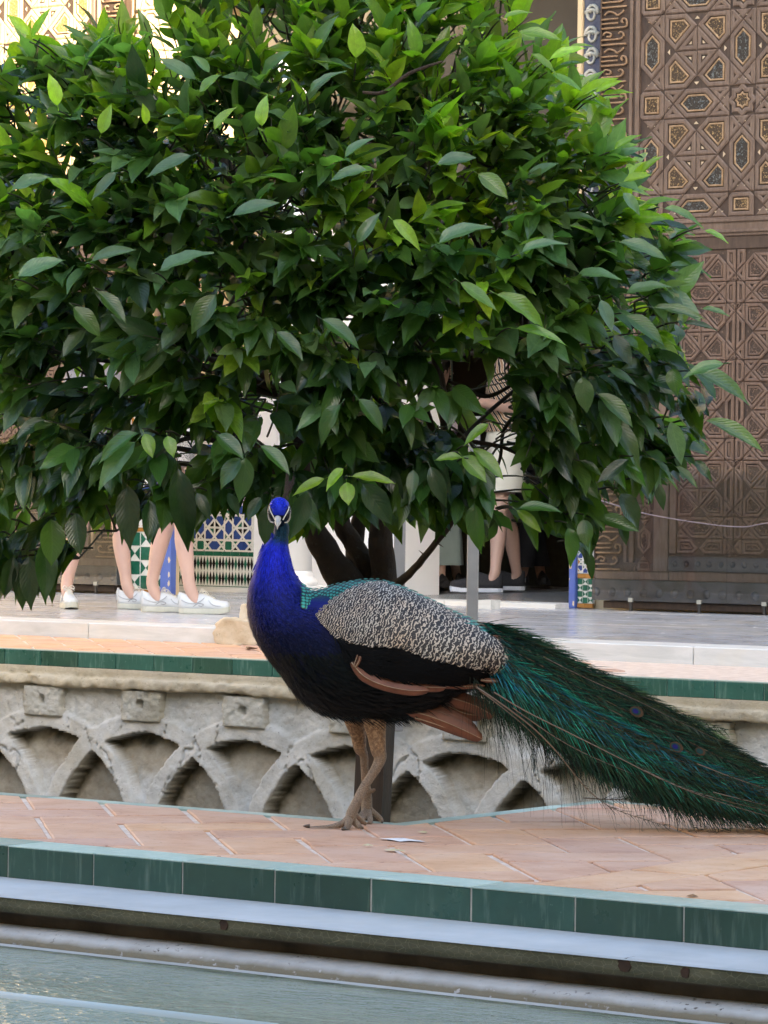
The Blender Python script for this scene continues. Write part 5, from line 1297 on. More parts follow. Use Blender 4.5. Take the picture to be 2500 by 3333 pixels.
    # clothes
    if bottom:
        kind, mat_ = bottom
        if kind in ('shorts', 'trousers'):
            V_, F_ = rings([ering(B(0, 0, z), s, f, a*k, b*k, 22, .012, z*9) for z, a, b in ((1.08, .145, .115), (1.0, .168, .13), (.92, .182, .142), (.83, .185, .14))]); mb = MB(); mb.add(V_, F_)
            for hip, kn, an in knees:
                end = hip.lerp(kn, 1-(hem-.47)/.41) if kind == 'shorts' else an+u*.05
                pts_ = [hip+u*.06*k, hip.lerp(end, .5), end] if kind == 'shorts' else [hip+u*.06*k, hip.lerp(kn, .5), kn, kn.lerp(end, .5), end]
                rr_ = [.105, .112, .118] if kind == 'shorts' else [.105, .095, .082, .076, .072]
                V_, F_ = rings([ering(p, s, f, r*k*soft, r*k*1.05*soft, 20, .03, i*2.1) for i, (p, r) in enumerate(zip(pts_, rr_))], cap=False); mb.add(V_, F_)
            mb.build(kind, mat_, P, smooth=True)
            V_, F_ = rings([ering(B(0, 0, z), s, f, .149*k, .119*k, 22) for z in (1.085, 1.05)], cap=False); mesh('waistband', V_, F_, mat_, P, smooth=True)
        else:
            V_, F_ = rings([ering(B(0, 0, z), s, f, a*k, b*k, 40, w_, 1+z) for z, a, b, w_ in ((1.09, .135, .11, .0), (1.0, .165, .135, .01), (.85, .185, .15, .02), (.6, .20, .17, .035), (.35, .215, .19, .045), (hem, .225, .20, .055))], cap=False); mesh('skirt', V_, F_, mat_, P, smooth=True)
    if top:
        mb = MB(); V_, F_ = rings([ering(B(0, .005, z), s, f, a*k, b*k, 24, .012, z*5) for z, a, b in ((1.0, .168, .135), (1.1, .160, .128), (1.25, .178, .135), (1.37, .180, .118), (1.44, .11, .085), (1.475, .062, .06))], cap=False); mb.add(V_, F_)
        for sg in (-1, 1):
            sh = B(sg*.15, -.005, 1.395); el = arms[sg][0] if arms and arms.get(sg) else B(sg*.235, -.02, 1.10)
            dd = (el-sh).normalized(); a1 = dd.cross(f).normalized() if abs(dd.dot(f)) < .9 else s; a2 = a1.cross(dd)
            V_, F_ = rings([ering(sh.lerp(el, t), a1, a2, r*k, r*k, 16, .03, t*4) for t, r in ((0, .07), (.3, .072), (.6, .07), (.82, .068))], cap=False); mb.add(V_, F_)
        mb.build('shirt', top, P, smooth=True)
    for q, A_ in enumerate(ankles):
        fd = Vector((dirs[q].x, dirs[q].y, 0)).normalized(); heel = Vector((A_.x, A_.y, 0))-fd*.055
        if shoes: shoe(P, heel, fd, shoes[3], shoes[0], shoes[1], shoes[2])
    return P, B
def gp(px, py, z=MZ): return onz(px, py, z)
def up_at(g, px, py):                                # point above ground position g's distance at this pixel
    d = -g.x*math.sin(TH)+g.y*math.cos(TH); return onD(px, py, d)
M_zebra, nt, p = newmat('zebra print shirt'); wv = N(nt, 'TexWave'); wv.inputs['Scale'].default_value = 9; wv.inputs['Distortion'].default_value = 7; wv.inputs['Detail'].default_value = 2; wv.inputs['Detail Scale'].default_value = .6
nt.links.new(coords(nt, 'pos', (1, 1, 1.6), (0, .5, .3)), wv.inputs['Vector']); nt.links.new(ramp(nt, wv.outputs['Fac'], [(.38, (.015, .013, .012)), (.46, (.66, .58, .48)), (.7, (.62, .52, .40)), (.82, (.30, .17, .09))]), p.inputs['Base Color']); p.inputs['Roughness'].default_value = .8
M_floral, nt, p = newmat('lavender floral blouse'); nt.links.new(ramp(nt, noise(nt, coords(nt, 'pos'), 22, 3, .6, 1), [(.36, (.30, .12, .26)), (.45, (.62, .56, .68)), (.6, (.70, .66, .72)), (.68, (.55, .25, .4))]), p.inputs['Base Color']); p.inputs['Roughness'].default_value = .8
M_cream = simple('cream linen shorts', (.60, .58, .48), (.68, .66, .57), 6, .85, .3, 60)
M_tweed, nt, p = newmat('black and white woven shorts'); vv = N(nt, 'TexVoronoi'); vv.inputs['Scale'].default_value = 130; nt.links.new(coords(nt, 'pos'), vv.inputs['Vector']); nt.links.new(ramp(nt, vv.outputs['Distance'], [(.3, (.02, .02, .02)), (.5, (.4, .4, .4))]), p.inputs['Base Color'])
M_skirt = simple('pale sea green skirt', (.27, .36, .355), (.34, .43, .42), 5, .85, .2, 60)
M_dark = simple('dark trousers', (.012, .012, .016), (.025, .025, .03), 6, .8); M_grey = simple('grey top', (.16, .16, .18), (.22, .22, .24), 6, .8); M_whitetee = simple('white tee', (.66, .66, .68), rough=.85); M_denim = simple('pale shorts', (.42, .40, .42), (.5, .48, .5), 9, .85)
H_br, H_bl, H_gr = simple('brown hair', (.05, .028, .016), (.10, .055, .03), 40, .5, .5, 90, stretch=(6, 6, .6)), simple('dark hair', (.012, .009, .008), rough=.5), simple('grey hair', (.3, .29, .28), rough=.6)
rt = rightv; lf = -rightv
# girl in white running shoes, legs apart
a1, a2 = gp(212, 1980), gp(392, 1982); pel = (a1+a2)*.5+fwd*.1
A1 = up_at(a1, 216, 1905); A2 = up_at(a2, 412, 1905)
face1 = (rt*.75+camdir*.65).normalized()
person('person in pale shorts walking in white running shoes, leftmost on the marble gallery', pel, face1, [A1, A2], 1.66, SK1, M_grey, ('shorts', M_denim), ('run', M_snk, M_sole, .262), H_br, foots=[(rt*.28+camdir*1.0).normalized(), (rt*.85+camdir*.3).normalized()])
b1, b2 = gp(480, 1992), gp(610, 1998); A1 = up_at(b1, 492, 1900); A2 = up_at(b2, 615, 1906); pel = (b1+b2)*.5
person('person in woven shorts and white low sneakers standing by the blue post, facing right', pel, (rt*1.0+camdir*.12).normalized(), [A2, A1], 1.72, SK1, M_whitetee, ('shorts', M_tweed), ('low', M_snk, M_sole, .285), H_br, foots=[(rt+camdir*.10).normalized(), (rt+camdir*.06).normalized()], hem=.80)
FZ = .103
c1, c2 = gp(1622, 1929, FZ), gp(1690, 1922, FZ); A1 = up_at(c1, 1612, 1872); A2 = up_at(c2, 1684, 1872); pel = (c1+c2)*.5+lf*.02
pd_ = -pel.x*math.sin(TH)+pel.y*math.cos(TH)
el = onD(1690, 1335, pd_-.16); wr = onD(1532, 1300, pd_-.24)
el2 = onD(1640, 1330, pd_+.22); wr2 = onD(1515, 1290, pd_+.05)
fc = (lf*1.0+camdir*.25).normalized(); s_ = Vector((-fc.y, fc.x, 0)); nearside = 1 if s_.dot(camdir) > 0 else -1
P3, B3 = person('person in zebra print shirt and cream shorts with black knit shoes, hands clasped', pel, fc, [A1, A2], 1.86, SK2, M_zebra, ('shorts', M_cream), ('knit', M_knit, M_soleW, .36), H_gr, arms={nearside: (el, wr), -nearside: (el2, wr2)}, foots=[(lf+camdir*.05).normalized(), (lf+fwd*.1).normalized()], hem=.62, soft=1.05)
d_ = (wr-el).normalized(); V, Fs = tube([wr-d_*.035, wr-d_*.012], [.031, .031], 14); mesh('bracelet', V, Fs, simple('white bracelet', (.75, .72, .66), rough=.3), P3, smooth=True)
def deep(px, py, Y): return onY(px, py, Y)
q1 = onz(1438, 1914, FZ); q2 = onz(1490, 1911, FZ); A1 = up_at(q1, 1434, 1872); A2 = up_at(q2, 1486, 1872)
pel = (q1+q2)*.5+lf*.1
person('person in long sea green skirt and lavender floral blouse standing in the dark doorway', pel, (rt*.8+fwd*.4).normalized(), [A1, A2], 1.62, SK2, M_floral, ('skirt', M_skirt), ('knit', M_knit, M_knit, .25), H_bl, foots=[(rt*.2+camdir).normalized(), (rt*.3+camdir).normalized()], hem=.17, soft=.95)
r1 = onz(1705, 1908, FZ); r2 = onz(1765, 1904, FZ); A1 = up_at(r1, 1702, 1868); A2 = up_at(r2, 1760, 1865)
M_slide = simple('black slide with white stripes', (.015, .015, .018), rough=.6)
P5, B5 = person('person in dark clothes and black slides with white stripes, deep in the doorway', (r1+r2)*.5, (lf*.3+camdir).normalized(), [A1, A2], 1.74, SK3, M_dark, ('trousers', M_dark), ('knit', M_slide, M_slide, .27), H_bl, foots=[(lf*.6+camdir*.6).normalized(), (rt*.1+camdir).normalized()])
mb = MB(); fd = (lf*.6+camdir*.6).normalized(); h_ = Vector((r1.x, r1.y, FZ))
sd_ = Vector((-fd.y, fd.x, 0))
for k in range(3):
    for sg in (-1, 1):
        c = h_+fd*(.035+.024*k); mb.tube([c+sd_*sg*.044+up*.03, c+sd_*sg*.042+up*.06, c+sd_*sg*.022+up*.088], .0045, 5)
mb.build('white_stripe', M_soleW, P5)
# ------------------------------------------------------------------ peacock
PD = 7.68; PS = F_PX/PD
fwd = -camdir
pr_ = random.Random(77)
pb = onz(1185, 2688, 0)
pk = thing('peacock', 'peacock with cobalt neck, barred wing and long green train standing on the bricks', 'peacock', (pb.x, pb.y, 0))
def PK(px, py, d=0.0): return onD(px, py, PD)+fwd*d
def sm(a, b, x): t = max(0, min(1, (x-a)/(b-a))); return t*t*(3-2*t)
def lerp3(a, b, t): return tuple(a[i]+(b[i]-a[i])*t for i in range(3))
def mk_plume(name, rough=.42, metal=.35, spec=.5, sheen=.0, bs=.5, bsc=260, st=(1, 1, 1)):
    m, nt, p = newmat(name); a = N(nt, 'VertexColor'); a.layer_name = 'Col'
    nt.links.new(a.outputs[0], p.inputs['Base Color']); p.inputs['Roughness'].default_value = rough; p.inputs['Metallic'].default_value = metal
    p.inputs['Specular IOR Level'].default_value = spec
    nt.links.new(bump(nt, noise(nt, coords(nt, 'pos', st), bsc, 4, .6), bs, .002), p.inputs['Normal']); return m
M_blueplume = mk_plume('cobalt plumage', .5, .45, .3)
M_trainbarb = mk_plume('iridescent train barbs', .38, .45, bs=0)
TOPB = [(935, 1702, 896, 1706, .019), (938, 1722, 895, 1722, .019), (936, 1742, 892, 1742, .020), (935, 1762, 872, 1768, .024), (937, 1785, 852, 1792, .030), (943, 1815, 838, 1830, .036), (952, 1848, 826, 1872, .043), (966, 1880, 812, 1915, .050), (988, 1905, 806, 1958, .058), (1015, 1922, 808, 2000, .068), (1045, 1918, 818, 2045, .078), (1078, 1908, 836, 2088, .088), (1110, 1899, 862, 2128, .098), (1150, 1891, 898, 2172, .107), (1190, 1888, 935, 2225, .115), (1235, 1888, 975, 2275, .120), (1290, 1902, 1035, 2318, .124), (1350, 1928, 1110, 2338, .126), (1410, 1958, 1200, 2346, .126), (1470, 1988, 1290, 2344, .122), (1540, 2018, 1370, 2328, .114), (1600, 2050, 1445, 2292, .100), (1660, 2092, 1520, 2248, .080), (1700, 2135, 1580, 2212, .055)]
NR = 40
def bring(r):
    tx, ty, bx_, by_, w = r; out = []
    for j in range(NR):
        q = 2*math.pi*j/NR; cx, cy = (tx+bx_)/2, (ty+by_)/2; c_, s_ = math.cos(q), math.sin(q)
        sg = lambda v: math.copysign(abs(v)**.92, v)
        out.append(PK(cx+(tx-cx)*sg(c_), cy+(ty-cy)*sg(c_), -w*sg(s_)))
    return out
RG = [bring(r) for r in TOPB]
# refine by spline between rings
RG2 = []
for i in range(len(RG)-1):
    for t in (0, 1/3, 2/3):
        a0, a1, a2, a3 = RG[max(i-1, 0)], RG[i], RG[i+1], RG[min(i+2, len(RG)-1)]
        RG2.append([.5*((2*a1[j])+(-a0[j]+a2[j])*t+(2*a0[j]-5*a1[j]+4*a2[j]-a3[j])*t*t+(-a0[j]+3*a1[j]-3*a2[j]+a3[j])*t**3) for j in range(NR)])
RG2.append(RG[-1])
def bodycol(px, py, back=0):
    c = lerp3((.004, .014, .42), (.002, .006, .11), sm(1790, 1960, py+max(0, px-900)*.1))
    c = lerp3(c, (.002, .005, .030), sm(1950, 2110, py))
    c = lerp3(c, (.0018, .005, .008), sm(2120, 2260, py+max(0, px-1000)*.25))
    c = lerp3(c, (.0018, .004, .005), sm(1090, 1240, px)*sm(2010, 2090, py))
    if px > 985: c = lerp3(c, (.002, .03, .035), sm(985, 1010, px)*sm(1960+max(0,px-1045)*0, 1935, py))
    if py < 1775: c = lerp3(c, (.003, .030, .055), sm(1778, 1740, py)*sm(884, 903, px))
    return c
V = [p for r in RG2 for p in r]; _, Fs = rings(RG2)
cols = [bodycol(*projpx(p)[:2]) for p in V]
body = mesh('body', V, Fs, M_blueplume, pk, col=cols, smooth=True)
def strokes(name, grid, n, L, W_, colf, lift, m, sel=None, seed=1):
    """short barbs lying along a grid of points grid[i][j], pointing towards growing i"""
    r = random.Random(seed); VV = []; FF = []; CC = []; ni, nj = len(grid), len(grid[0]); k = 0; tries = 0
    while k < n and tries < n*6:
        tries += 1
        i = r.random()*(ni-2); j = r.random()*nj; i0 = int(i); j0 = int(j) % nj; j1 = (j0+1) % nj; fi, fj = i-i0, j-int(j)
        A_, B_, C_, D_ = grid[i0][j0], grid[i0+1][j0], grid[i0][j1], grid[i0+1][j1]
        p = A_.lerp(B_, fi).lerp(C_.lerp(D_, fi), fj)
        t = ((B_-A_)*(1-fj)+(D_-C_)*fj); e = C_-A_
        if t.length < 1e-5 or e.length < 1e-5: continue
        if sel and not sel(p, j0): continue
        nrm = e.cross(t).normalized(); ctr = sum((grid[i0][q] for q in range(0, nj, max(1, nj//8))), Vector())/len(range(0, nj, max(1, nj//8)))
        if nrm.dot(p-ctr) < 0: nrm = -nrm
        t.normalize(); side = nrm.cross(t)
        d = (t+side*r.gauss(0, .18)+nrm*lift*r.uniform(.3, 1.8)).normalized(); l = L*r.uniform(.6, 1.4); w = W_*r.uniform(.7, 1.3)
        p0 = p+nrm*.0004; p1 = p0+d*l*.5+nrm*.0006; p2 = p0+d*l-nrm*.001
        nb = len(VV); VV += [p0-side*w*.5, p0+side*w*.5, p1+side*w*.5, p1-side*w*.5, p2]
        FF += [(nb, nb+1, nb+2, nb+3), (nb+3, nb+2, nb+4)]
        c = colf(p); j_ = r.uniform(.55, 1.6); CC += [(c[0]*j_, c[1]*j_, c[2]*j_)]*5; k += 1
    o = mesh(name, VV, FF, m, pk, col=CC); o['kind'] = 'stuff'; return o
strokes('plumage', RG2[6:48], 15000, .013, .0020, lambda p: bodycol(*projpx(p)[:2]), .16, M_blueplume, sel=lambda p, j: not (projpx(p)[0] > 975 and projpx(p)[1] < 1985-max(0, 1045-projpx(p)[0])*.3) and not (projpx(p)[0] > 1050 and projpx(p)[1] < 2075), seed=3)
strokes('plumage', RG2[34:], 7000, .028, .0030, lambda p: (.0018, .004, .005), .14, M_blueplume, sel=lambda p, j: projpx(p)[1] > 2120, seed=5)
# ruffled tufts along the nape and under the belly
tv = []; tf = []; tc = []
def wisp(p, d, l, w, c, sag=0, VV=None, FF=None, CC=None, seg=3, curl=0):
    side = d.cross(camdir); side = side.normalized() if side.length > .05 else up.copy()
    nb = len(VV); q = p.copy(); dd = d.copy()
    for s_ in range(seg+1):
        ww = w*(1-.85*s_/seg); VV += [q-side*ww*.5, q+side*ww*.5]; CC += [c, c]
        dd = (dd+Vector((0, 0, -1))*sag/seg+rightv*curl/seg*math.sin(s_*1.3)).normalized(); q = q+dd*l/seg
    for s_ in range(seg): a = nb+2*s_; FF.append((a, a+1, a+3, a+2))
for (x, y, dx, dy) in ((944, 1822, .5, -1), (950, 1846, .6, -1), (956, 1862, .8, -.8), (966, 1880, .8, -.8), (860, 1776, -1, -.5), (890, 1742, -.8, -.6), (835, 1832, -1, -.5)):
    for k in range(7):
        p = PK(x+pr_.uniform(-4, 3), y+pr_.uniform(-8, 8), pr_.uniform(-.02, .0)); d = (rightv*dx*.4+up*(-.9)+camdir*.1).normalized()
        wisp(p, d, .018, .0022, (.006, .014, .30), 0, tv, tf, tc)
for k in range(420):
    x = pr_.uniform(1030, 1460); i_ = np.interp(x, [935, 975, 1035, 1110, 1200, 1290, 1370, 1445], [2225, 2275, 2318, 2338, 2346, 2344, 2328, 2292])
    p = PK(x, i_-pr_.uniform(2, 16), pr_.uniform(-.07, .05)); d = (rightv*.8-up*.35+camdir*pr_.uniform(-.2, .3)).normalized()
    wisp(p, d, pr_.uniform(.015, .035), .0022, (.0025, .004, .005) if x < 1380 else (.01, .008, .007), .4, tv, tf, tc)
for k in range(60):
    x = pr_.uniform(905, 960); p = PK(x, np.interp(x, [898, 935, 975], [2172, 2225, 2275])-3, pr_.uniform(-.03, .01)); wisp(p, (rightv*.7-up*.7).normalized(), .022, .003, (.002, .004, .012), 0, tv, tf, tc)
o = mesh('tufts', tv, tf, M_blueplume, pk, col=tc); o['kind'] = 'stuff'
# body surface look-up for things laid on the flank
tpx = [r[0] for r in TOPB]; tpy = [r[1] for r in TOPB]; bpx = [r[2] for r in TOPB]; bpy_ = [r[3] for r in TOPB]
def flank(px, py, off=.0):
    yt = np.interp(px, tpx[7:], tpy[7:]); yb = np.interp(px, bpx[13:], bpy_[13:]); w = np.interp(px, [900, 1100, 1250, 1400, 1550, 1650, 1730], [.08, .115, .125, .126, .118, .095, .07])
    cy, h = (yt+yb)/2, (yb-yt)/2+6; k = max(.03, 1-((py-cy)/h)**2)
    return PK(px, py, -(w*math.sqrt(k)+off))
# scaly green back
def mk_scale():
    m, nt, p = newmat('green scale feather'); uv = N(nt, 'TexCoord').outputs['UV']; sp = N(nt, 'SeparateXYZ'); nt.links.new(uv, sp.inputs[0])
    col = ramp(nt, sp.outputs[0], [(.0, (.030, .26, .20)), (.55, (.018, .20, .15)), (.75, (.003, .02, .015))]); nt.links.new(col, p.inputs['Base Color'])
    p.inputs['Roughness'].default_value = .35; p.inputs['Metallic'].default_value = .5; return m
M_scale = mk_scale()
def scales(name, fn, pts, r0, m, aspect=1.25, tilt=.22, uvf=None, dirf=None):
    VV = []; FF = []; UU = []
    for (px, py, sc) in pts:
        p = fn(px, py); pa = fn(px+6, py+2.5); pc = fn(px-2, py+6)
        t = (pa-p).normalized(); s_ = (pc-p); n_ = s_.cross(t).normalized()
        if n_.dot(camdir) < 0: n_ = -n_
        if dirf: t = dirf(px, py, p, n_)
        s_ = n_.cross(t).normalized(); r = r0*sc; nb = len(VV); VV.append(p+n_*.0025*sc); UU.append((0, .5) if not uvf else uvf(0, 0, px, py)); k = 10
        for i in range(k):
            a = 2*math.pi*i/k; x, y = math.cos(a), math.sin(a)
            q = p+t*(x*r*aspect)+s_*(y*r)+n_*(.0015+tilt*r*x*.6); VV.append(q); UU.append((1, .5) if not uvf else uvf(x, y, px, py))
        FF += [(nb, nb+1+i, nb+1+(i+1) % k) for i in range(k)]
    o = mesh(name, VV, FF, m, pk, uv=UU, smooth=True); o['kind'] = 'stuff'; return o
pts = []
x = 1590
while x > 985:
    yt = np.interp(x, tpx[7:], tpy[7:]); lo = np.interp(x, [985, 1045, 1090, 1160, 1240, 1320, 1420, 1520, 1600], [1965, 1992, 1960, 1925, 1905, 1938, 1978, 2035, 2085])
    y = yt-2+(5 if int(x/9) % 2 else 0)
    while y < lo+8: pts.append((x+pr_.uniform(-2, 2), y+pr_.uniform(-1, 1), pr_.uniform(.9, 1.15)*(1+.25*sm(1300, 1580, x)))); y += 9.5
    x -= 10
scales('scale_feathers', lambda a, b: flank(a, b, .003+.012*sm(1300, 1150, a)), pts, .0052, M_scale)
# wing: shell, barred coverts, black coverts, chestnut primaries
TC = [(1042, 1992), (1088, 1950), (1160, 1911), (1240, 1896), (1320, 1926), (1420, 1966), (1520, 2026), (1620, 2092), (1690, 2142), (1728, 2186)]
BC = [(1042, 2000), (1072, 2036), (1120, 2070), (1200, 2083), (1300, 2092), (1400, 2126), (1500, 2147), (1590, 2174), (1680, 2202), (1724, 2198)]
BC2 = [(1120, 2072), (1128, 2110), (1150, 2145), (1215, 2185), (1300, 2207), (1400, 2216), (1500, 2222), (1580, 2222), (1650, 2212), (1722, 2200)]
def curve2(P, t):
    k = t*(len(P)-1); i = min(int(k), len(P)-2); f = k-i
    p0, p1, p2, p3 = [Vector((*P[max(0, min(len(P)-1, q))], 0)) for q in (i-1, i, i+1, i+2)]
    r = .5*((2*p1)+(-p0+p2)*f+(2*p0-5*p1+4*p2-p3)*f*f+(-p0+3*p1-3*p2+p3)*f**3); return r.x, r.y
def shell(name, top, bot, off, m, edge=.0, col=None, ns=46, nt_=14, par=None):
    V = []; Fs = []; cc = []
    for i in range(ns+1):
        a = curve2(top, i/ns); b = curve2(bot, i/ns)
        for j in range(nt_+1):
            t = j/nt_; px, py = a[0]+(b[0]-a[0])*t, a[1]+(b[1]-a[1])*t
            e = math.sin(math.pi*t)**.5 if 0 < t < 1 else 0
            V.append(flank(px, py, off*e+edge)); cc.append(col or (.002, .002, .002))
    for i in range(ns):
        for j in range(nt_): a = i*(nt_+1)+j; Fs.append((a, a+1, a+nt_+2, a+nt_+1))
    return mesh(name, V, Fs, m, par or pk, col=cc, smooth=True)
M_black = mk_plume('black plumage', .6, .0, .10, bs=.6, bsc=90, st=(1, 1, 5))
wing = shell('wing', TC, BC2, .018, M_black)
strokes('plumage', [[flank(*[(1-t)*curve2(BC, s)[k]+t*curve2(BC2, s)[k] for k in (0, 1)], .019) for t in np.linspace(0, 1, 9)] for s in np.linspace(.1, .98, 30)], 2500, .03, .003, lambda p: (.0022, .0024, .003), .05, M_black, sel=lambda p, j: j < 8, seed=9)
def mk_bars():
    m, nt, p = newmat('barred covert feather'); uv = N(nt, 'TexCoord').outputs['UV']; sp = N(nt, 'SeparateXYZ'); nt.links.new(uv, sp.inputs[0])
    co = coords(nt, 'pos'); nz = noise(nt, co, 88, 2, .5, .5)
    s = math_(nt, 'ADD', math_(nt, 'MULTIPLY', sp.outputs[0], 1.0), math_(nt, 'MULTIPLY', nz, 2.3))
    fr = math_(nt, 'ABSOLUTE', math_(nt, 'SUBTRACT', math_(nt, 'FRACT', s), .5))
    col = ramp(nt, fr, [(.13, (.50, .45, .38)), (.19, (.008, .006, .007))])
    tint = ramp(nt, noise(nt, co, 12, 3), [(.35, (.95, .97, 1)), (.7, (1.0, .82, .66))]); col = mix(nt, 1.0, col, tint, 'MULTIPLY')
    nt.links.new(col, p.inputs['Base Color']); p.inputs['Roughness'].default_value = .55; return m
M_bars = mk_bars()
pts = []
n_s = 64
for i in range(n_s, -1, -1):
    s = i/n_s; a, b = curve2(TC, s), curve2(BC, s); ln = math.hypot(a[0]-b[0], a[1]-b[1]); nn = max(2, int(ln/11))
    for j in range(nn+1):
        t = (j+(.5 if i % 2 else 0))/nn
        if t > 1.02: continue
        pts.append((a[0]+(b[0]-a[0])*t+pr_.uniform(-2, 2), a[1]+(b[1]-a[1])*t+pr_.uniform(-2, 2), pr_.uniform(.85, 1.15)*(.75+.5*sm(0, .6, s))*(1-.45*sm(.85, 1, s))))
scales('barred_coverts', lambda a, b: flank(a, b, .0205), pts, .0078, M_bars, 1.35, .3, uvf=lambda x, y, px, py: (x*1.6+.5*y*y+px*.12+py*.04, y*.5+.5))
def mk_chest():
    m, nt, p = newmat('chestnut flight feather'); uv = N(nt, 'TexCoord').outputs['UV']; sp = N(nt, 'SeparateXYZ'); nt.links.new(uv, sp.inputs[0])
    v = math_(nt, 'ABSOLUTE', math_(nt, 'SUBTRACT', sp.outputs[1], .5))
    f = math_(nt, 'FRACT', math_(nt, 'ADD', math_(nt, 'MULTIPLY', sp.outputs[0], 55), math_(nt, 'MULTIPLY', v, -22)))
    base = ramp(nt, noise(nt, coords(nt, 'pos'), 25, 5), [(.3, (.12, .036, .016)), (.7, (.22, .078, .036))])
    base = mix(nt, ramp(nt, v, [(.30, (0, 0, 0)), (.5, (.55, .55, .55))]), base, (.07, .035, .025))
    base = mix(nt, ramp(nt, v, [(.0, (.8, .8, .8)), (.045, (0, 0, 0))]), base, (.50, .32, .2))
    nt.links.new(base, p.inputs['Base Color']); p.inputs['Roughness'].default_value = .5
    nt.links.new(bump(nt, f, .4, .001), p.inputs['Normal']); return m
M_chest = mk_chest()
def quill(name, pts_, hw, d0, d1, m=None, par=None, n=18, tipk=.75, bias=0):
    """flight feather: pixel path, half width in px, depth at base and tip"""
    V = []; UV = []; Fs = []
    for i in range(n+1):
        t = i/n; x, y = curve2(pts_, t); x2, y2 = curve2(pts_, min(1, t+.02)); x1, y1 = curve2(pts_, max(0, t-.02)); tx, ty = x2-x1, y2-y1; l = math.hypot(tx, ty) or 1
        nx_, ny_ = -ty/l, tx/l; w = hw*(min(1, .45+t*2.2))*(1 if t < tipk else math.sqrt(max(0.002, 1-((t-tipk)/(1-tipk))**2)))
        d = d0+(d1-d0)*t
        for q in (-1, -.5, 0, .5, 1):
            V.append(PK(x+nx_*w*(q+bias), y+ny_*w*(q+bias), d+.004*abs(q)**1.5-.002)); UV.append((t*len(pts_)*.3, .5+.5*q))
    for i in range(n):
        for j in range(4): a = i*5+j; Fs.append((a, a+1, a+6, a+5))
    o = mesh(name, V, Fs, m or M_chest, par or pk, uv=UV, smooth=True)
    sv, sf = tube([PK(*curve2(pts_, t), d0+(d1-d0)*t-.003) for t in np.linspace(0, .97, 14)], [.0016*(1-.8*t) for t in np.linspace(0, 1, 14)], 5)
    s_ = mesh('shaft', sv, sf, M_shaft, par or pk, smooth=True)
    return o
M_shaft = simple('pale feather shaft', (.26, .17, .10), (.38, .27, .18), 60, .45)
quill('primary_feather', [(1300, 2206), (1400, 2220), (1490, 2226), (1575, 2224)], 9, -.130, -.10)
quill('primary_feather', [(1150, 2150), (1200, 2188), (1280, 2216), (1380, 2226), (1450, 2228)], 17, -.135, -.125)
quill('primary_feather', [(1146, 2146), (1185, 2190), (1250, 2220), (1330, 2236), (1395, 2236)], 17, -.140, -.135)
quill('alula_feather', [(1152, 2160), (1160, 2138), (1166, 2122)], 7, -.138, -.14)
quill('alula_feather', [(1158, 2162), (1170, 2142), (1174, 2126)], 6, -.141, -.143)
for P_, hw, d in (([(1360, 2240), (1450, 2262), (1540, 2290), (1608, 2328)], 27, -.045), ([(1370, 2270), (1440, 2286), (1510, 2318), (1575, 2326)], 22, -.035), ([(1310, 2300), (1400, 2326), (1490, 2362), (1568, 2400)], 24, -.060), ([(1330, 2300), (1420, 2310), (1500, 2345), (1552, 2388)], 22, -.05), ([(1350, 2330), (1420, 2352), (1490, 2378), (1562, 2401)], 13, -.055)):
    quill('tail_feather', P_, hw, d-.01, d)
quill('wing_tip_feather', [(1600, 2070), (1650, 2088), (1706, 2104)], 17, -.085, -.10); quill('wing_tip_feather', [(1640, 2110), (1690, 2128), (1722, 2150)], 15, -.08, -.095); quill('wing_tip_feather', [(1560, 2205), (1610, 2208), (1668, 2200)], 8, -.11, -.11)
# ---- train
TT = [(1500, 2000), (1580, 2010), (1660, 2040), (1760, 2085), (1870, 2150), (2000, 2215), (2160, 2300), (2340, 2402), (2480, 2490), (2640, 2580), (2900, 2660)]
TB = [(1490, 2210), (1560, 2245), (1640, 2305), (1740, 2375), (1850, 2445), (1980, 2520), (2120, 2590), (2280, 2636), (2480, 2658), (2660, 2672), (2900, 2682)]
def tpath(w, t): a = curve2(TT, t); b = curve2(TB, t); return a[0]+(b[0]-a[0])*w, a[1]+(b[1]-a[1])*w
RGt = []
for t in np.linspace(.02, 1, 26):
    a = tpath(.10, t); b = tpath(.80-.05*t, t); r = []
    for j in range(14):
        q = 2*math.pi*j/14; r.append(PK((a[0]+b[0])/2+(a[0]-b[0])/2*math.cos(q), (a[1]+b[1])/2+(a[1]-b[1])/2*math.cos(q), -(.07-.03*t)*math.sin(q)))
    RGt.append(r)
V, Fs = rings(RGt); mesh('train_underside', V, Fs, M_trainbarb, pk, col=[(.0025, .007, .006)]*len(V), smooth=True)
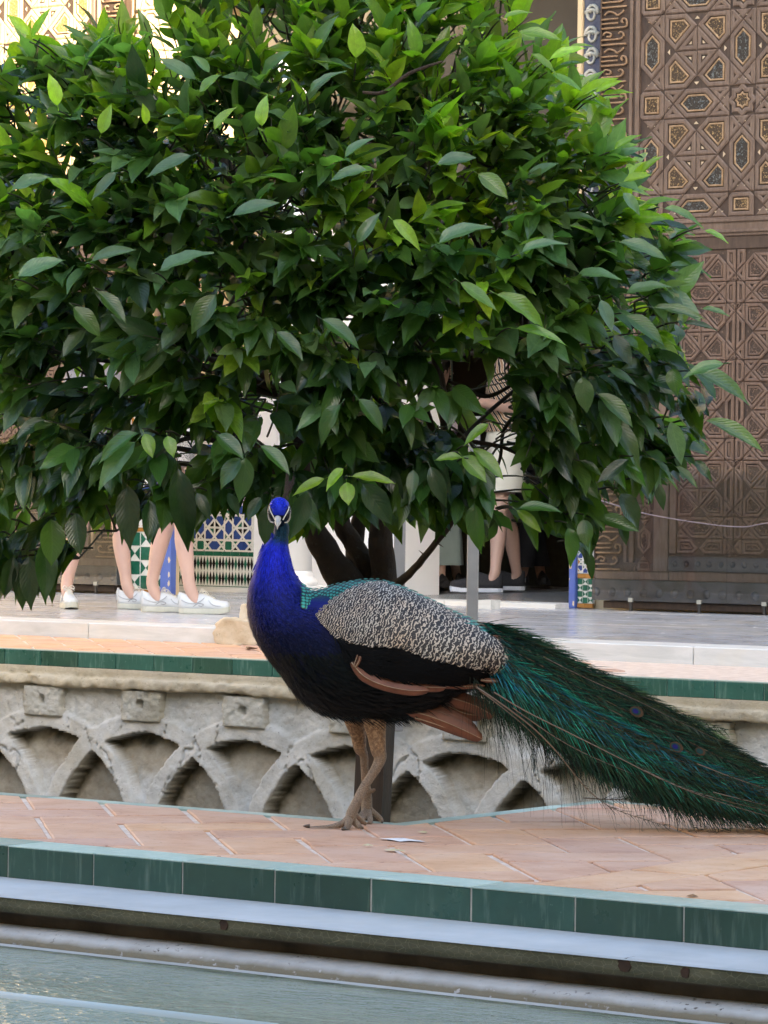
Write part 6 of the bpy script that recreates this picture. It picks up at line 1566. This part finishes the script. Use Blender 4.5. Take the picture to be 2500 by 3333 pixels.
def feather(path, dep, cb, ct, step, bl, shaft_r, name='train_feather', droop=.3, eye=None, t0=0.0, wd=.0017, open_=1.0, cs=None):
    """path: list of world points; shaft plus curved barbs on both sides, one mesh"""
    VV = []; FF = []; CC = []; MI = []
    P = path; L = [0]
    for i in range(1, len(P)): L.append(L[-1]+(P[i]-P[i-1]).length)
    tot = L[-1]
    sv, sf = tube(P, [shaft_r*(1-.75*i/(len(P)-1)) for i in range(len(P))], 4, False)
    VV += sv; FF += sf; sc = cs or (.16, .105, .06); CC += [sc]*len(sv)
    n = int(tot/step)
    for k in range(n):
        d = (k+pr_.random())*step
        if d < t0*tot: continue
        i = min(len(P)-2, int(np.searchsorted(L, d))-1 if d > 0 else 0); i = max(i, 0)
        f = (d-L[i])/max(1e-6, L[i+1]-L[i]); p = P[i].lerp(P[i+1], min(1, f)); t_ = (P[i+1]-P[i]).normalized(); u = d/tot
        sv_ = t_.cross(camdir).normalized()
        for sg in (-1, 1):
            l = bl*pr_.uniform(.7, 1.25)*(1.15-.45*u if not eye else 1.0)
            dirv = (t_*(.85)+sv_*sg*pr_.uniform(.35, .75)*open_+camdir*pr_.uniform(-.25, .55)).normalized()
            seg = 3; q = p.copy(); dd = dirv.copy(); nb = len(VV); w_ = wd*pr_.uniform(.8, 1.3)
            side = dd.cross(camdir).normalized() if pr_.random() < .7 else up.cross(dd).normalized()
            g = droop*pr_.uniform(.4, 1.7); j_ = pr_.uniform(.6, 1.5); bw = pr_.uniform(-.25, .25)
            for s_ in range(seg+1):
                x = s_/seg; ww = w_*(1-.8*x); VV += [q-side*ww*.5, q+side*ww*.5]
                c = lerp3(cb, ct, min(1, x*1.4)); c = (c[0]*j_, c[1]*j_, c[2]*j_); CC += [c, c]
                dd = (dd-up*g/seg+t_*.12+sv_*bw/seg).normalized(); q = q+dd*l/seg
                if q.z < .006: q.z = .006+.002*pr_.random()
            for s_ in range(seg): a = nb+2*s_; FF.append((a, a+1, a+3, a+2))
    return mesh(name, VV, FF, M_trainbarb, pk, col=CC)
GREENS = [((.002, .011, .007), (.010, .075, .042)), ((.002, .007, .006), (.006, .042, .032)), ((.003, .011, .007), (.016, .100, .048)), ((.006, .009, .005), (.032, .045, .016)), ((.002, .006, .006), (.004, .034, .032))]
TEAL = ((.004, .055, .050), (.012, .32, .22)); BLUE = ((.003, .035, .05), (.006, .14, .20))
nf = 150; order = []
for k in range(nf):
    w = (k+.5)/nf+pr_.uniform(-.01, .01); lay = pr_.random(); order.append((w, lay))
for w, lay in order:
    t1 = pr_.choice([pr_.uniform(.45, .75), pr_.uniform(.75, 1.0), 1.0]); t0 = pr_.uniform(.0, .16)
    w0 = .5+(w-.5)*.8+pr_.uniform(-.06, .06); wob = pr_.uniform(-.04, .04)
    P = []; nn = 18
    for i in range(nn+1):
        t = t0+(t1-t0)*i/nn; ww = w0+(w-w0)*min(1, t*2)+wob*math.sin(t*5); ww = max(.02, min(.98, ww)); x, y = tpath(ww, t)
        e = math.sqrt(max(.02, 1-(2*ww-1)**2)); dpt = -((.035+.095*e*(1-.35*t))*(.55+.5*lay)+.01)*(.45+.55*sm(.03, .26, t))
        if lay < .22: dpt = -dpt*.8
        P.append(PK(x, y, dpt))
    band = (.36 < w < .46) or (.55 < w < .62) or (.70 < w < .745)
    c = pr_.choice(GREENS)
    if band and lay > .35: c = TEAL if pr_.random() < .7 else BLUE
    feather(P, 0, c[0], c[1], .0062, pr_.uniform(.042, .066), .0010, droop=.18+.55*sm(.5, 1, w), wd=.0020, t0=.04, open_=.72)
# short covert plumes over the rump
for k in range(46):
    x0 = pr_.uniform(1560, 1720); y0 = np.interp(x0, [1560, 1640, 1720], [2025, 2060, 2095])+pr_.uniform(0, 110)*sm(1600, 1720, x0)
    l = pr_.uniform(150, 330); an = R(pr_.uniform(22, 36)); P = []
    for i in range(9):
        t = i/8; P.append(PK(x0+l*t*math.cos(an), y0+l*t*math.sin(an)+12*t*t, -.045-.04*math.sin(t*2)-.01*pr_.random()))
    c = pr_.choice(GREENS+[TEAL]); feather(P, 0, c[0], c[1], .0048, .026, .0008, 'rump_plume', .2, wd=.002)
# shafts that show bare in front of the fringe, and loose long feathers
HS = [([(1545, 2225), (1620, 2275), (1720, 2350), (1800, 2430), (1880, 2530), (1960, 2600), (2060, 2640), (2155, 2668)], -.155, .0028, .45), ([(1555, 2235), (1640, 2300), (1700, 2350), (1745, 2395)], -.15, .0020, .3), ([(1600, 2240), (1700, 2300), (1850, 2375), (2000, 2450), (2150, 2525), (2320, 2590), (2560, 2660)], -.16, .0022, .5), ([(1660, 2290), (1790, 2380), (1900, 2440), (2040, 2500)], -.158, .0017, .3), ([(2080, 2490), (2200, 2545), (2350, 2590), (2520, 2630)], -.15, .0018, .3), ([(2250, 2470), (2380, 2520), (2520, 2565)], -.14, .0015, .2), ([(1760, 2130), (1900, 2200), (2060, 2270), (2180, 2330), (2330, 2400)], -.12, .0015, .1), ([(1900, 2170), (2040, 2240), (2200, 2310), (2355, 2372)], -.07, .0014, .1), ([(2300, 2560), (2420, 2590), (2560, 2625)], -.15, .0015, .2), ([(1900, 2600), (2000, 2605), (2100, 2602), (2230, 2600)], .02, .0016, .2)]
for P_, d, r_, t0 in HS:
    P = smooth_curve([PK(x, y, d) for x, y in P_], 5)
    for q in P: q.z = max(q.z, .004)
    feather(P, 0, (.01, .02, .012), (.03, .06, .03), .010 if t0 > .2 else .006, .030, r_*.75, droop=.3, t0=t0, wd=.0014, cs=(.19, .125, .08))
# green-gold tip feather at the upper edge
for k in range(3):
    P = smooth_curve([PK(1990+k*20, 2230+k*12, -.06), PK(2120, 2285+k*14, -.06), PK(2240, 2335+k*16, -.06), PK(2350-k*10, 2385+k*20, -.06)], 5)
    feather(P, 0, (.03, .06, .02), (.12, .22, .07), .004, .04, .0012, droop=.1, wd=.0016, open_=.8)
# eyes of the train
def mk_eye(name, c): return simple(name, c, rough=.35, metal=.4)
ME = [mk_eye('bronze eye ring', (.075, .045, .028)), mk_eye('teal eye ring', (.008, .055, .06)), mk_eye('violet eye spot', (.010, .010, .16))]
for (x, y, r, full) in ((2058, 2305, 15, 1), (2185, 2418, 15, 1), (2262, 2432, 11, 0), (2110, 2418, 11, 0), (1735, 2092, 10, 0)):
    VV = []; FF = []; mi = []
    for q, (k, dz, ox) in enumerate(((1.25, .0, .25), (.85, .0012, .0), (.52, .0024, -.15))):
        nb = len(VV)
        for i in range(16):
            a = 2*math.pi*i/16; rr = r*k*(1-.12*math.cos(a)); ca, sa = math.cos(a)*rr*1.25+ox*r, math.sin(a)*rr*.85
            VV.append(PK(x+ca*.9-sa*.45, y+ca*.45+sa*.9, -.128-dz if y > 2250 else -.09-dz))
        FF.append(tuple(nb+i for i in range(16))); mi.append(q)
    if not full: mi = [0, 1, 1]
    mesh('eye_spot', VV, FF, ME, pk, mi=mi)
# hanging fringe
VV, FF, CC = [], [], []
for k in range(900):
    t = pr_.uniform(.06, .99)**1.15; x, y = tpath(pr_.uniform(.82, 1.03), t); p = PK(x, y, pr_.uniform(-.14, .06)); hgt = p.z
    l = min(pr_.uniform(.05, .17)*(1.15 if t < .45 else .7), hgt*1.3+.03)
    d = (rightv*pr_.uniform(-.05, .9)-up*pr_.uniform(.5, 1)).normalized()
    nb0 = len(VV); c = pr_.choice([(.006, .008, .006), (.012, .030, .018), (.02, .02, .012), (.006, .006, .006), (.012, .055, .035)])
    wisp(p, d, l, pr_.uniform(.0009, .0015), c, pr_.uniform(.3, 1.4), VV, FF, CC, 6, pr_.uniform(-1.6, 1.6))
    for q in range(nb0, len(VV)):
        if VV[q].z < .004: VV[q].z = .004+.002*pr_.random()
o = mesh('fringe', VV, FF, M_trainbarb, pk, col=CC); o['kind'] = 'stuff'
# ---- legs and feet
def mk_leg():
    m, nt, p = newmat('scaly buff leg'); co = coords(nt, 'pos')
    v = N(nt, 'TexVoronoi', feature='DISTANCE_TO_EDGE'); v.inputs['Scale'].default_value = 190; nt.links.new(coords(nt, 'pos', (1, 1, 1.5)), v.inputs['Vector'])
    col = ramp(nt, noise(nt, co, 30, 5), [(.3, (.17, .115, .075)), (.7, (.32, .23, .155))])
    col = mix(nt, ramp(nt, v.outputs['Distance'], [(0, (.8, .8, .8)), (.10, (0, 0, 0))]), col, (.06, .035, .025))
    g = N(nt, 'SeparateXYZ'); nt.links.new(N(nt, 'NewGeometry').outputs['Position'], g.inputs[0])
    zz = N(nt, 'MapRange'); zz.inputs[1].default_value = .14; zz.inputs[2].default_value = .17; nt.links.new(g.outputs[2], zz.inputs[0])
    thigh = ramp(nt, noise(nt, co, 160, 3, .7), [(.42, (.16, .085, .04)), (.62, (.36, .225, .12))])
    col = mix(nt, zz.outputs[0], col, thigh)
    nt.links.new(col, p.inputs['Base Color']); p.inputs['Roughness'].default_value = .6
    nt.links.new(bump(nt, v.outputs['Distance'], .8, .003), p.inputs['Normal']); return m
M_leg = mk_leg(); M_claw = simple('dark claw', (.05, .035, .025), (.10, .07, .05), 60, .4)
def remesh(o, vox):
    md = o.modifiers.new('m', 'REMESH'); md.mode = 'VOXEL'; md.voxel_size = vox; md.use_smooth_shade = True
    s_ = o.modifiers.new('s', 'SMOOTH'); s_.iterations = 4; s_.factor = .5
    dg = bpy.context.evaluated_depsgraph_get(); dg.update(); me = bpy.data.meshes.new_from_object(o.evaluated_get(dg)); o.modifiers.clear()
    mats_ = list(o.data.materials); o.data = me
    if not me.materials:
        for x in mats_: me.materials.append(x)
def leg(main, toes, extra, d, foot_d):
    mb = MB(); n = len(main)
    P = [PK(x, y, d+(foot_d-d)*sm(2440, 2650, y)) for x, y, r in main]; mb.tube(smooth_curve(P, 4), list(np.interp(np.linspace(0, n-1, (n-1)*4+1), range(n), [r/PS for x, y, r in main])), 14)
    for T_ in toes: P = [PK(x, y, dd) for x, y, r, dd in T_]; mb.tube(smooth_curve(P, 3), list(np.interp(np.linspace(0, len(T_)-1, (len(T_)-1)*3+1), range(len(T_)), [r/PS for x, y, r, dd in T_])), 10)
    for E_ in extra: mb.tube([PK(x, y, dd) for x, y, r, dd in E_], [r/PS for x, y, r, dd in E_], 8)
    o = mb.build('leg', M_leg, pk, smooth=True); remesh(o, .0019); return o
near = leg([(1215, 2318, 44), (1220, 2350, 38), (1227, 2400, 29), (1232, 2440, 25), (1238, 2462, 21), (1228, 2490, 17.5), (1206, 2525, 15), (1182, 2560, 14.5), (1163, 2600, 16), (1147, 2636, 19), (1140, 2660, 17)],
    [[(1140, 2650, 15, -.085), (1118, 2668, 12, -.085), (1080, 2682, 10.5, -.08), (1040, 2686, 9, -.075), (1008, 2689, 8.5, -.07)], [(1140, 2655, 13, -.09), (1130, 2684, 11, -.105), (1119, 2700, 9.5, -.12)], [(1145, 2655, 14, -.07), (1165, 2676, 11, -.075), (1180, 2690, 9, -.09)], [(1155, 2640, 10, -.06), (1175, 2665, 8, -.03), (1192, 2680, 7, -.02)]], [], -.03, -.075)
far = leg([(1150, 2318, 44), (1156, 2350, 36), (1166, 2395, 26), (1172, 2440, 21), (1184, 2462, 14), (1186, 2500, 13), (1190, 2550, 14), (1195, 2600, 16), (1193, 2636, 19), (1192, 2655, 16)],
    [[(1190, 2645, 13, .06), (1180, 2668, 11, .03), (1176, 2683, 9, .01)], [(1200, 2645, 13, .07), (1222, 2658, 10, .06), (1238, 2672, 9, .055), (1243, 2682, 7, .05)], [(1196, 2650, 13, .06), (1205, 2672, 10, .03), (1202, 2684, 9, .01)], [(1186, 2650, 11, .05), (1165, 2668, 9, .03), (1150, 2678, 8, .02)]],
    [[(1196, 2585, 10, .055), (1212, 2580, 8, .05), (1221, 2574, 4, .045)]], .04, .065)
for P_ in ([(1010, 2686, 7, -.07), (998, 2685, 5, -.068), (988, 2693, 1, -.067)], [(1121, 2697, 7, -.118), (1117, 2702, 5, -.125), (1114, 2706, 1, -.128)], [(1178, 2688, 6, -.09), (1182, 2694, 4, -.10), (1183, 2698, 1, -.104)], [(1242, 2680, 6, .05), (1244, 2687, 4, .045), (1241, 2690, 1, .043)]):
    mb = MB(); P = [PK(x, y, d) for x, y, r, d in P_]
    for q in P: q.z = max(q.z, .003)
    mb.tube(P, [r/PS for x, y, r, d in P_], 8); mb.build('claw', M_claw, pk, smooth=True)
for o in (near, far):
    for v in o.data.vertices: v.co.z = max(v.co.z, .001)
# ---- head turned to the camera
hc = PK(910, 1668, -.012)
def HX(u, v, w): return hc+rightv*u*1.12+up*v*1.10+camdir*w*1.1        # u right, v up, w towards the camera, metres
bm = bmesh.new(); bmesh.ops.create_icosphere(bm, subdivisions=5, radius=1); V = []; cols = []
for v in bm.verts:
    x, y, z = v.co; u = x*.0232*(1-.10*max(0, -z)); vv = z*.030-(.004 if z < 0 else 0)*0; w = y*.032
    if z < 0: u *= 1-.22*(-z); w *= 1-.1*(-z)
    # face tapers towards the beak
    if y > 0: u *= 1-.25*y*y
    V.append(HX(u, vv, w)); fu, fv = u/.0232, z
    c = (.004, .006, .018)
    if z > -.15 and abs(u) < .0175-.012*max(0, .45-z): c = (.006, .022, .42)
    elif z < -.45: c = (.003, .012, .035)
    if y < -.2: c = (.004, .014, .20)
    cols.append(c)
Fs = [tuple(v.index for v in f.verts) for f in bm.faces]; bm.free()
head = mesh('head', V, Fs, M_blueplume, pk, col=cols, smooth=True)
def hsurf(u, v, off=0.0):
    z = v/.030; k = 1-z*z; a = .0232*(1-.22*max(0, -z))*math.sqrt(max(.02, k)); uu = min(.985, abs(u)/a); return HX(u, v, .032*math.sqrt(max(0, k))*math.sqrt(1-uu*uu)*.93+off)
# curly cap
VV, FF, CC = [], [], []
for k in range(230):
    a = pr_.uniform(0, 6.28); rr = math.sqrt(pr_.random()); u = rr*.0172*math.cos(a); v = .0135+rr*.0155*math.sin(a)
    if v < .002+abs(u)*.55: continue
    p = hsurf(u, v, .0003); s_ = pr_.uniform(.0010, .0017); nb = len(VV); a0 = pr_.uniform(0, 6.28)
    V_, F_ = tube([p+camdir*.0004, p+camdir*.0016+rightv*s_*math.cos(a0)+up*s_*math.sin(a0), p+camdir*.0005+rightv*s_*1.7*math.cos(a0+.7)+up*s_*1.7*math.sin(a0+.7)], [.0009, .0010, .0005], 5)
    VV += V_; FF += [tuple(i+nb for i in f) for f in F_]; j_ = pr_.uniform(.6, 1.6); CC += [(.010*j_, .035*j_, .62*j_)]*len(V_)
o = mesh('crown_feathers', VV, FF, M_blueplume, pk, col=CC, smooth=True); o['kind'] = 'stuff'
M_skin = simple('white facial skin', (.60, .55, .46), (.72, .68, .60), 90, .6)
M_beak = simple('horn beak', (.36, .35, .34), (.52, .48, .42), 60, .35)
for sgn in (-1, 1):
    P = smooth_curve([hsurf(sgn*.0190, .0115, .0006), hsurf(sgn*.0172, .004, .0012), hsurf(sgn*.0120, -.006, .0016), hsurf(sgn*.0075, -.0145, .0022)], 5)
    mb = MB(); mb.tube(P, list(np.interp(range(len(P)), [0, 8, len(P)-1], [.0010, .0013, .0016])), 7); mb.build('brow_stripe', M_skin, head, smooth=True)
    P = smooth_curve([hsurf(sgn*.0205, .006, .0004), hsurf(sgn*.0212, -.001, .0008), hsurf(sgn*.0200, -.010, .0008), hsurf(sgn*.0160, -.018, .001), hsurf(sgn*.0110, -.0195, .0014)], 5)
    mb = MB(); mb.tube(P, list(np.interp(range(len(P)), [0, 6, 12, len(P)-1], [.0006, .0012, .0024, .0012])), 7); mb.build('cheek_patch', M_skin, head, smooth=True)
    P = smooth_curve([hsurf(sgn*.0195, .009, .0002), hsurf(sgn*.0180, -.002, .0003), hsurf(sgn*.0140, -.012, .0005)], 5)
    mb = MB(); mb.tube(P, list(np.interp(range(len(P)), [0, 5, len(P)-1], [.001, .0034, .0018])), 8); mb.build('eye_band', M_blackskin, head, smooth=True)
    e = hsurf(sgn*.0193, .0015, .0); V, Fs = lathe([(.0002, -.003), (.0024, -.0018), (.003, 0), (.0024, .0018), (.0002, .003)], (0, 0), 12)
    mesh('eye', [e+Vector(v) for v in V], Fs, simple('dark glossy eye', (.012, .007, .005), rough=.06), head, smooth=True)
# beak: broad base, curved tip pointing at the camera and down
rb = []
for t, w, h, cv, cw in ((0, .0068, .0062, -.010, .026), (.25, .0062, .0060, -.013, .034), (.5, .0048, .0052, -.017, .042), (.75, .0032, .0042, -.0225, .0475), (.92, .0018, .0028, -.0285, .0495), (1, .0005, .0008, -.0325, .0495)):
    rb.append([HX(-.002+w*math.cos(q)*(1-.25*abs(math.sin(q))), cv+h*math.sin(q), cw) for q in [2*math.pi*i/12 for i in range(12)]])
V, Fs = rings(rb); mesh('beak', V, Fs, M_beak, head, smooth=True)
rb = [[HX(-.002+w*math.cos(q), cv+h*math.sin(q), cw) for q in [2*math.pi*i/10 for i in range(10)]] for w, h, cv, cw in ((.0075, .003, -.018, .024), (.0058, .003, -.021, .034), (.0036, .0025, -.025, .041), (.0012, .001, -.028, .044))]
V, Fs = rings(rb); mesh('lower_beak', V, Fs, M_beak, head, smooth=True)
# crest
VV, FF, CC = [], [], []
for k in range(20):
    b0 = HX(pr_.uniform(.004, .016), .0235+pr_.uniform(-.002, .003), -.004); tipx = pr_.uniform(.010, .026)+.002; tipz = .030+pr_.uniform(.024, .046)
    q = smooth_curve([b0, HX((b0-hc).dot(rightv)*.5+tipx*.5, .030+(tipz-.030)*.45, -.006), HX(tipx, tipz, -.008)], 4); V_, F_ = tube(q, .0007, 4); nb = len(VV); VV += V_; FF += [tuple(i+nb for i in f) for f in F_]; CC += [(.05, .035, .03)]*len(V_)
    for i in range(4, len(q)):
        for sg in (-1, 1):
            for z_ in range(3):
                d = ((q[i]-q[i-1]).normalized()*.9+rightv*sg*.45).normalized(); wisp(q[i], d, .006, .0009, (.045, .035, .055), 0, VV, FF, CC, 2)
o = mesh('crest', VV, FF, M_blueplume, head, col=CC)
# cast of small feathers where head meets neck
strokes('plumage', RG2[0:9], 900, .010, .0018, lambda p: bodycol(*projpx(p)[:2]), .2, M_blueplume, seed=13)
